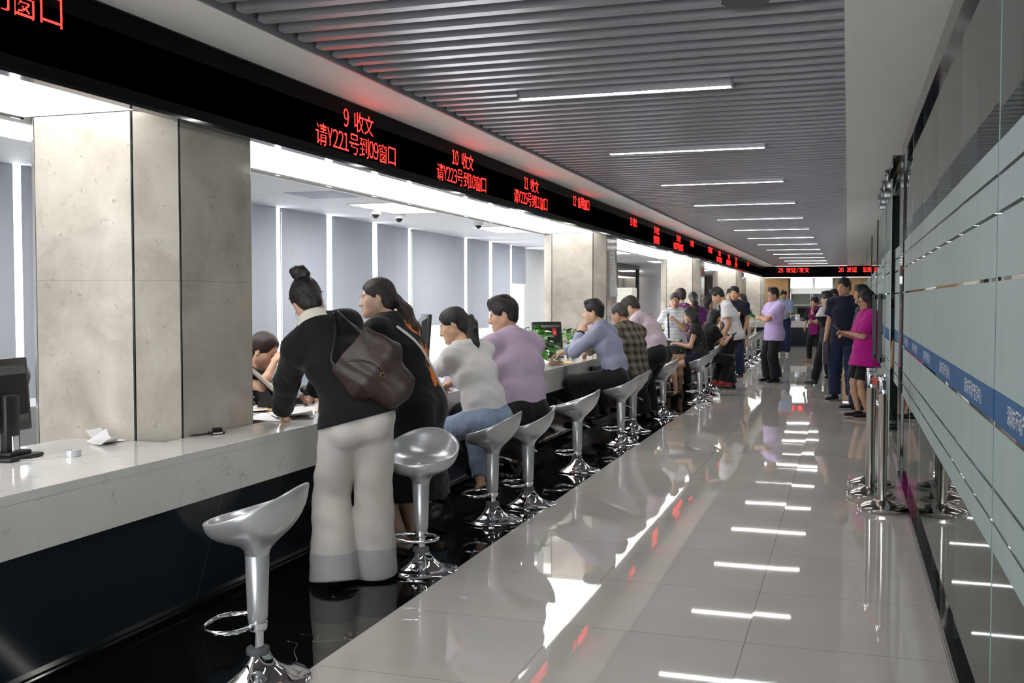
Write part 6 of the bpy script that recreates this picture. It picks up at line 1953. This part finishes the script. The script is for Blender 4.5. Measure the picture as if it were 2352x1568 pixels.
# --- man in plaid
r, J = person('seated man with greying cropped hair in an olive plaid shirt', -2.27, 11.34, 56, 1.72, False,
              pelvis=(0.0, -0.02, 0.66), lean=13, curve=12, head=(20, 26, 0), hands=((-0.12, 0.62, 0.84), (0.12, 0.62, 0.84)), poles=((-0.8, -0.2, -0.5), (0.8, -0.2, -0.5)),
              feet=((-0.13, 0.28, 0.24), (0.13, 0.28, 0.24)), kpole=((-0.4, 1, 0.6), (0.4, 1, 0.6)), hair=('buzz', M_HAIR_GREY), h=0.009, build=1.1, skin_rgb=(186, 138, 108),
              top=dict(mat=F_PLAID, sleeve='long', hem=0.07, inf=0.022, sl_loose=0.01, collar=0.035, wr=0.006),
              bottom=dict(mat=F_BLACK2, kind='pants', inf=0.015, end=0.065), shoes=dict(mat=M_LEATHER))
glasses(r, J)
PPL['plaid'] = (r, J)
# --- pink shirt
r, J = person('person in a pale pink shirt bending over the counter past the plaid shirt', -2.28, 12.55, 74, 1.64, False,
              pelvis=(0.0, -0.10, 0.84), lean=34, curve=10, head=(10, 30, 0), hands=((-0.15, 0.52, 0.83), (0.15, 0.52, 0.83)), hair=('short', M_HAIR_BROWN), build=1.0,
              top=dict(mat=F_PINK, sleeve='long', hem=-0.02, inf=0.02, collar=0.035, wr=0.005, belt=M_LEATHER),
              bottom=dict(mat=F_BLACK2, kind='pants', inf=0.016, end=0.065, rise=0.1), shoes=dict(mat=M_LEATHER))
PPL['pink'] = (r, J)
# --- seated woman, long hair, clipboard
r, J = person('seated woman with long black hair and navy mini skirt writing on a clipboard', -1.95, 14.80, 96, 1.55, True,
              pelvis=(0.0, 0.02, 0.65), lean=10, curve=8, head=(4, 16, 0), hands=((-0.04, 0.34, 0.83), (0.10, 0.36, 0.84)), poles=((-0.6, -0.6, -0.5), (0.6, -0.6, -0.5)),
              feet=((-0.02, 0.36, 0.16), (0.0, 0.56, 0.30)), toes=(8, 5), kpole=((-0.1, 1, 0.5), (-0.05, 1, 0.9)), hair=('long', M_HAIR), back=[(0.0, -0.10, -0.2), (0.02, -0.10, -0.40)], h=0.009, build=0.95, skin_rgb=(206, 160, 130),
              top=dict(name='lace_top', mat=F_LACE, sleeve='cap', hem=0.04, inf=0.014, sl_loose=0.02, wr=0.005),
              bottom=dict(name='mini_skirt', mat=cloth('navy_cloth', (20, 22, 42), 0.8, 0.2), kind='mini', inf=0.014), shoes=dict(mat=M_LEATHER, low=True))
PPL['clip'] = (r, J)
cbd = thing('clipboard', 'blue clipboard with white forms on the lap of the seated woman with long hair', 'clipboard', (-2.30, 14.83, 0.80), math.radians(6))
cbd.rotation_euler.x = math.radians(-4)
MB().rbox(-0.16, 0.16, -0.12, 0.12, -0.004, 0.004, 0.003).build('board', simple('bright_blue_plastic', (36, 76, 186), 0.35), cbd, 40)
MB().box(-0.14, 0.13, -0.105, 0.105, 0.0045, 0.008).build('forms', M_PAPER, cbd)
MB().rbox(0.12, 0.15, -0.04, 0.04, 0.004, 0.016, 0.003).build('clip', M_CHROME, cbd)
slim_phone('phone in the hand of the seated woman with long hair', J, r, 1, (0.0, 0.08, 0.025), (10, 0, 0))
# --- polo woman facing us
r, J = person('standing woman in a white striped polo and dark print skirt facing the camera', -2.54, 16.05, 188, 1.58, True,
              lean=4, head=(4, 6, 0), hands=((0.0, 0.17, 1.16), (0.28, 0.10, 0.82)), poles=((-0.7, -0.3, -0.6), (0.6, -0.8, 0)), feet=((-0.09, 0, 0.075), (0.09, 0, 0.075)), hair=('tied', M_HAIR_GREY),
              back=[(0.0, -0.12, -0.06), (0, -0.12, -0.09), (0, -0.12, -0.12)], build=1.0, skin_rgb=(190, 142, 108), curl=(0.9, 0.6), h=0.010,
              top=dict(mat=F_POLO, sleeve='short', hem=0.06, inf=0.018, sl_loose=0.01, collar=0.03, wr=0.004),
              bottom=dict(name='skirt', mat=F_SKIRT, kind='skirt', len=0.6, inf=0.016, end=0.15), shoes=dict(mat=M_LEATHER, low=True))
PPL['polo'] = (r, J)
pth = on_cloth(J['top'], [J['c7'] + np.array((0.10 - 0.015 * k / 9, 0, 0.0 - 0.42 * k / 9)) for k in range(1, 10)], (0, -1, 0), 0.006)
MB().strap(pth, 0.024, 0.004, (1, 0, 0)).build('bag_strap', M_BLACKP, r, 60)
pth = on_cloth(J['top'], [J['c7'] + np.array((-0.11, 0, 0.0 - 0.25 * k / 9)) for k in range(1, 10)], (0, -1, 0), 0.006)
MB().strap(pth, 0.03, 0.004, (1, 0, 0)).build('tote_strap', simple('cream_strap', (214, 204, 184), 0.7), r, 60)
# --- floral, purple, bob, black dressed women behind
r, J = person('woman with short brown hair in a bright floral shirt behind the white polo', -2.58, 17.1, 30, 1.66, True,
              lean=6, head=(10, 8, 0), hair=('curly', M_HAIR_BROWN), build=1.1, skin_rgb=(210, 160, 130), top=dict(mat=F_FLORAL, sleeve='short', hem=0.1, inf=0.02, wr=0.003, neck=0.068), bottom=dict(mat=F_BLACK2, kind='pants'), shoes=dict(mat=M_LEATHER))
PPL['floral'] = (r, J)
r, J = person('woman with a dark ponytail in a purple printed top standing with her back turned', -2.46, 17.6, 20, 1.61, True,
              lean=6, head=(0, 8, 0), hair=('pony', M_HAIR), back=[(0.0, -0.16, -0.06), (0.0, -0.17, -0.18), (0, -0.17, -0.28)], build=1.05, skin_rgb=(206, 158, 126), top=dict(mat=F_PURPLE, sleeve='short', hem=0.1, inf=0.02, wr=0.003), bottom=dict(mat=F_PURPLE, kind='pants'), shoes=dict(mat=M_TAN))
PPL['purple'] = (r, J)
r, J = person('person with bobbed black hair turned right behind the woman in purple', -2.51, 19.4, -70, 1.52, True,
              head=(0, 4, 0), hair=('bob', M_HAIR), skin_rgb=(206, 158, 126), top=dict(mat=F_DGREY, sleeve='short', hem=0.1, inf=0.016), bottom=dict(mat=F_BLACK2, kind='pants'), shoes=dict(mat=M_LEATHER))
PPL['bob'] = (r, J)
r, J = person('long haired woman in black holding a phone beside the man bending in white', -2.06, 15.98, -50, 1.52, True,
              pelvis=(0, 0, 0.62), lean=12, curve=8, head=(-10, 14, 0), hands=((-0.06, 0.36, 0.86), (0.08, 0.38, 0.88)), feet=((-0.1, 0.25, 0.2), (0.1, 0.25, 0.2)), kpole=((-0.1, 1, 1), (0.1, 1, 1)), hair=('long', M_HAIR), back=[(0.0, -0.10, -0.18), (0.0, -0.12, -0.34)], skin_rgb=(206, 158, 126), top=dict(mat=F_BLACK, sleeve='short', hem=0.1, inf=0.016), bottom=dict(mat=F_BLACK2, kind='pants'), shoes=dict(mat=simple('red_shoe', (150, 30, 34), 0.5)))
PPL['blackw'] = (r, J)
slim_phone('phone held by the woman in black beside the man bending in white', J, r, 1, (-0.02, 0.07, 0.03), (35, 0, 0))
# --- man in white tee bending
r, J = person('man in a white t-shirt and black trousers bending forward to look left', -1.78, 17.1, 92, 1.72, False,
              pelvis=(0, -0.04, 0.91), lean=17, curve=10, head=(6, 28, 0), neckfwd=0.03, hands=((-0.24, 0.12, 0.82), (0.2, 0.2, 0.86)), poles=((-0.4, -0.8, 0.2), (0.5, -0.8, 0)), hair=('short', M_HAIR), build=1.0, h=0.009, skin_rgb=(196, 146, 112),
              top=dict(mat=F_WHITETEE, sleeve='short', hem=0.10, inf=0.02, sl_loose=0.012, wr=0.005), bottom=dict(mat=F_BLACK2, kind='pants', inf=0.018, end=0.07), shoes=dict(mat=M_LEATHER, sole=M_SOLEW))
PPL['tee'] = (r, J)
# --- smiling man in navy
r, J = person('smiling man in a navy t-shirt holding a folder beside the man in white', -1.98, 19.75, 160, 1.72, False,
              lean=2, head=(4, 2, 4), hands=((-0.20, 0.10, 0.84), (0.10, 0.24, 1.05)), poles=((-0.5, -0.8, 0), (0.7, -0.6, -0.4)), hair=('short', M_HAIR), build=1.08, h=0.010, skin_rgb=(200, 148, 112),
              top=dict(mat=F_NAVY, sleeve='short', hem=0.12, inf=0.02, sl_loose=0.012, collar=0.03), bottom=dict(name='jeans', mat=F_DENIM, kind='pants', inf=0.018, end=0.068), shoes=dict(mat=F_DGREY, sole=M_SOLEW))
PPL['navy'] = (r, J)
fl = thing('paper_folder', 'manila folder held at the waist of the smiling man in navy', 'folder', (-2.0, 19.50, 1.08), math.radians(150))
fl.rotation_euler.x = math.radians(14)
MB().box(-0.12, 0.12, -0.004, 0.004, -0.14, 0.16).build('cover', M_MANILA, fl)
r, J = person('person mostly hidden behind the smiling man in navy, only face edge showing', -2.20, 20.9, 170, 1.68, False, hair=('short', M_HAIR), top=dict(mat=F_BLACK, sleeve='short', hem=0.1), bottom=dict(mat=F_BLACK2, kind='pants'), shoes=dict(mat=M_LEATHER), h=0.012)
PPL['hid'] = (r, J)
r, J = person('woman with long dark hair in beige standing behind the smiling man in navy', -2.05, 21.9, 110, 1.60, True, head=(20, 2, 0), hair=('long', M_HAIR_BROWN), back=[(0, -0.09, -0.2), (0, -0.10, -0.36)], skin_rgb=(222, 178, 150),
              top=dict(mat=F_BEIGE, sleeve='short', hem=0.12), bottom=dict(mat=F_BEIGE, kind='skirt', len=0.8, end=0.16), shoes=dict(mat=M_TAN), h=0.012)
PPL['beige'] = (r, J)
# --- man in pale violet, arms crossed
r, J = person('man with glasses in a pale violet short-sleeved shirt standing with arms crossed', -1.24, 18.9, 122, 1.69, False,
              lean=-2, head=(2, 2, 0), hands=((0.14, 0.22, 1.14), (-0.12, 0.25, 1.10)), poles=((-0.9, 0.1, -0.6), (0.9, 0.1, -0.6)), hand_dir=((1, 0.05, 0.05), (-1, 0.05, 0.1)), palm=((0, -1, 0), (0, -1, 0)), hair=('short', M_HAIR), build=1.14, h=0.009, skin_rgb=(192, 140, 106),
              feet=((-0.12, 0, 0.075), (0.12, 0.03, 0.075)),
              top=dict(mat=F_LILAC2, sleeve=0.7, hem=0.16, inf=0.024, sl_loose=0.016, collar=0.035), bottom=dict(mat=cloth('black_suit_cloth', (26, 27, 33), 0.8, 0.2), kind='pants', inf=0.022, end=0.085, knee=0.07), shoes=dict(mat=M_LEATHER))
glasses(r, J, M_STEEL)
PPL['violet'] = (r, J)
# --- man in light blue far away
r, J = person('distant man in a light blue shirt and navy trousers looking down at a device', -1.63, 28.5, 186, 1.76, False,
              lean=3, curve=8, head=(0, 28, 0), hands=((-0.06, 0.30, 1.10), (0.10, 0.30, 1.10)), hair=('short', M_HAIR), h=0.012, skin_rgb=(204, 156, 126),
              top=dict(mat=F_LIGHTBLUE, sleeve=0.95, hem=-0.01, inf=0.02, collar=0.035), bottom=dict(mat=F_DENIM, kind='pants', inf=0.02, end=0.075, rise=0.1), shoes=dict(mat=M_SOLEW))
PPL['lblue'] = (r, J)
slim_phone('black device in the hands of the distant man in light blue', J, r, 1, (-0.06, 0.05, 0.03), (20, 0, 0))
# --- woman magenta and black far
r, J = person('distant woman in a black and plum top walking with one hand at her mouth', -0.70, 25.2, 150, 1.53, True,
              lean=4, head=(-10, 8, 0), hands=((-0.0, 0.15, 1.33), (0.30, -0.02, 0.80)), poles=((-0.6, 0, -1), (0.5, -0.6, 0)), feet=((-0.08, -0.12, 0.085), (0.09, 0.12, 0.075)), hair=('curly', M_HAIR_BROWN), build=1.12, h=0.012, skin_rgb=(206, 156, 124),
              top=dict(name='top', mats=[F_BLACK, F_PLUM], sleeve='elbow', hem=0.18, inf=0.026, sl_loose=0.02, paint=lambda J: (lambda C: ((np.abs(((C - J['chest']) @ J['Rc'])[:, 0]) < 0.12) & (((C - J['chest']) @ J['Rc'])[:, 1] > 0)).astype(np.int32))),
              bottom=dict(mat=F_BLACK2, kind='pants', inf=0.012, end=0.05), shoes=dict(mat=M_TAN))
PPL['plum'] = (r, J)
# --- man in grey tee turned away
r, J = person('man in a pale grey and black t-shirt turned away with arms crossed', -0.30, 18.45, 62, 1.61, False,
              lean=0, head=(14, 6, 0), hands=((0.12, 0.24, 1.12), (-0.12, 0.26, 1.08)), poles=((-0.9, 0, -0.5), (0.9, 0, -0.5)), hand_dir=((1, 0.05, 0), (-1, 0.05, 0)), palm=((0, -1, 0), (0, -1, 0)), feet=((-0.12, 0.20, 0.075), (0.12, -0.12, 0.085)), toes=(0, 20), hair=('short', M_HAIR), build=1.1, h=0.009, skin_rgb=(206, 158, 130),
              top=dict(mats=[F_GREYTEE, F_BLACK, F_DGREY], sleeve='short', hem=0.14, inf=0.022, sl_loose=0.016, paint=lambda J: (lambda C: np.where(C[:, 2] > J['chest'][2] + 0.045, 0, np.where(C[:, 2] > J['waist'][2] + 0.02, 1, 2)).astype(np.int32))),
              bottom=dict(mat=F_BLACK2, kind='pants', inf=0.016, end=0.06), shoes=dict(mat=M_LEATHER))
PPL['grey'] = (r, J)
# --- tall man in navy
r, J = person('tall man in a navy t-shirt and dark jeans holding papers at his side', -0.035, 15.75, 158, 1.79, False,
              lean=0, head=(-16, 4, 0), hands=((-0.24, 0.04, 0.84), (0.27, 0.06, 0.84)), poles=((-0.5, -0.9, 0), (0.5, -0.9, 0)), feet=((-0.12, 0.0, 0.075), (0.12, 0.06, 0.075)), toes=(-18, 12), hair=('short', M_HAIR), build=1.06, h=0.009, skin_rgb=(196, 146, 114),
              top=dict(mat=F_NAVY, sleeve='short', hem=0.14, inf=0.022, sl_loose=0.016, wr=0.005), bottom=dict(name='jeans', mat=F_DENIM, kind='pants', inf=0.018, end=0.068), shoes=dict(mat=F_BLACK, sole=M_SOLEW))
PPL['tall'] = (r, J)
fl = thing('paper_folder', 'pale printed folder held low by the tall man in navy', 'folder', (-0.30, 15.70, 0.70), math.radians(70))
MB().box(-0.11, 0.11, -0.003, 0.003, -0.17, 0.15).build('cover', simple('pale_violet_card', (176, 160, 178), 0.6), fl)
MB().box(-0.10, 0.10, 0.003, 0.005, -0.16, 0.14).build('sheets', M_PAPER, fl)
r, J = person('dark haired person half hidden between the man in grey and the tall man in navy', -0.24, 20.2, 170, 1.66, False, hair=('short', M_HAIR), top=dict(mat=F_BLACK, sleeve='short', hem=0.1), bottom=dict(mat=F_BLACK2, kind='pants'), shoes=dict(mat=M_LEATHER), h=0.012, skin_rgb=(150, 110, 88))
PPL['hid2'] = (r, J)
r, J = person('man in dark clothes seen in profile just behind the woman in magenta', 0.21, 14.35, 104, 1.66, False, head=(6, 4, 0), hair=('short', M_HAIR), h=0.010, skin_rgb=(186, 138, 112), feet=((-0.1, 0.0, 0.075), (0.1, 0.1, 0.075)),
              top=dict(mat=F_BLACK, sleeve='short', hem=0.1, inf=0.02), bottom=dict(name='jeans', mat=F_DENIM, kind='pants', inf=0.016), shoes=dict(mat=F_NAVY, sole=M_SOLEW))
PPL['prof'] = (r, J)
# --- woman in magenta
r, J = person('woman with bobbed black hair and glasses in a loose magenta t-shirt and black shorts', 0.22, 13.35, 108, 1.58, True,
              lean=-4, curve=0, head=(6, 10, 0), hands=((-0.04, 0.27, 1.06), (0.06, 0.25, 1.03)), poles=((-0.7, -0.6, -0.6), (0.7, -0.6, -0.6)), feet=((-0.10, 0.0, 0.08), (0.10, 0.05, 0.08)), hair=('bob', M_HAIR), build=1.16, h=0.008, skin_rgb=(200, 152, 120),
              top=dict(mat=F_MAGENTA, sleeve=0.9, hem=0.20, inf=0.034, flare=0.035, sl_loose=0.022, wr=0.006),
              bottom=dict(name='shorts', mats=[F_BLACK2, F_DGREY], kind='shorts', inf=0.02, end=0.098, paint=lambda J: (lambda C: (np.abs((C[:, 0] + 0.155)) < 0.03).astype(np.int32) * (np.abs(C[:, 1]) < 0.05))), shoes=dict(mat=F_BLACK, sole=M_SOLEW))
glasses(r, J, simple('dark_red_frame', (90, 24, 34), 0.4))
PPL['mag'] = (r, J)
slim_phone('pale phone held by the woman in magenta', J, r, 0, (0.05, 0.07, 0.04), (40, 0, 0))
# --- person beyond the glass doors
r, J = person('person in navy standing in the glass doorway behind the pull handles', 0.60, 12.40, 60, 1.66, False, head=(0, 6, 0), hair=('short', M_HAIR), top=dict(mat=F_NAVY, sleeve='short', hem=0.1, inf=0.02), bottom=dict(mat=F_BLACK2, kind='pants'), shoes=dict(mat=M_LEATHER), h=0.012)
PPL['door'] = (r, J)
# --- clerks
r, J = person('seated clerk with dark hair tied back behind the counter, hand raised to her ear', -3.81, 5.95, -84, 1.60, True,
              pelvis=(0, 0, 0.52), lean=12, curve=10, head=(-4, 22, 0), hands=((-0.20, 0.40, 0.80), (0.11, 0.31, 1.06)), poles=((-0.8, -0.3, -0.5), (0.8, 0.1, -0.6)),
              feet=((-0.1, 0.35, 0.075), (0.1, 0.35, 0.075)), kpole=((-0.1, 1, 1), (0.1, 1, 1)), hair=('tied', M_HAIR_BROWN), back=[(0, -0.14, -0.08), (0, -0.14, -0.13), (0, -0.13, -0.17)], h=0.008, skin_rgb=(214, 164, 134), curl=(0.4, 0.6),
              top=dict(mat=F_CLERK, sleeve='short', hem=0.05, inf=0.014), bottom=dict(mat=F_BLACK2, kind='pants'), shoes=dict(mat=M_LEATHER))
PPL['clerk'] = (r, J)
r, J = person('clerk in a light blue shirt behind the counter, half hidden by the man in plaid', -3.86, 17.5, -150, 1.70, False,
              pelvis=(0, 0, 0.56), lean=8, head=(0, 14, 0), hands=((-0.2, 0.36, 0.80), (0.2, 0.36, 0.80)), feet=((-0.1, 0.3, 0.075), (0.1, 0.3, 0.075)), kpole=((-0.1, 1, 1), (0.1, 1, 1)), hair=('short', M_HAIR), h=0.010, skin_rgb=(212, 166, 138),
              top=dict(mat=F_LIGHTBLUE, sleeve='long', hem=0.05, inf=0.016, collar=0.035), bottom=dict(mat=F_BLACK2, kind='pants'), shoes=dict(mat=M_LEATHER))
PPL['clerk2'] = (r, J)
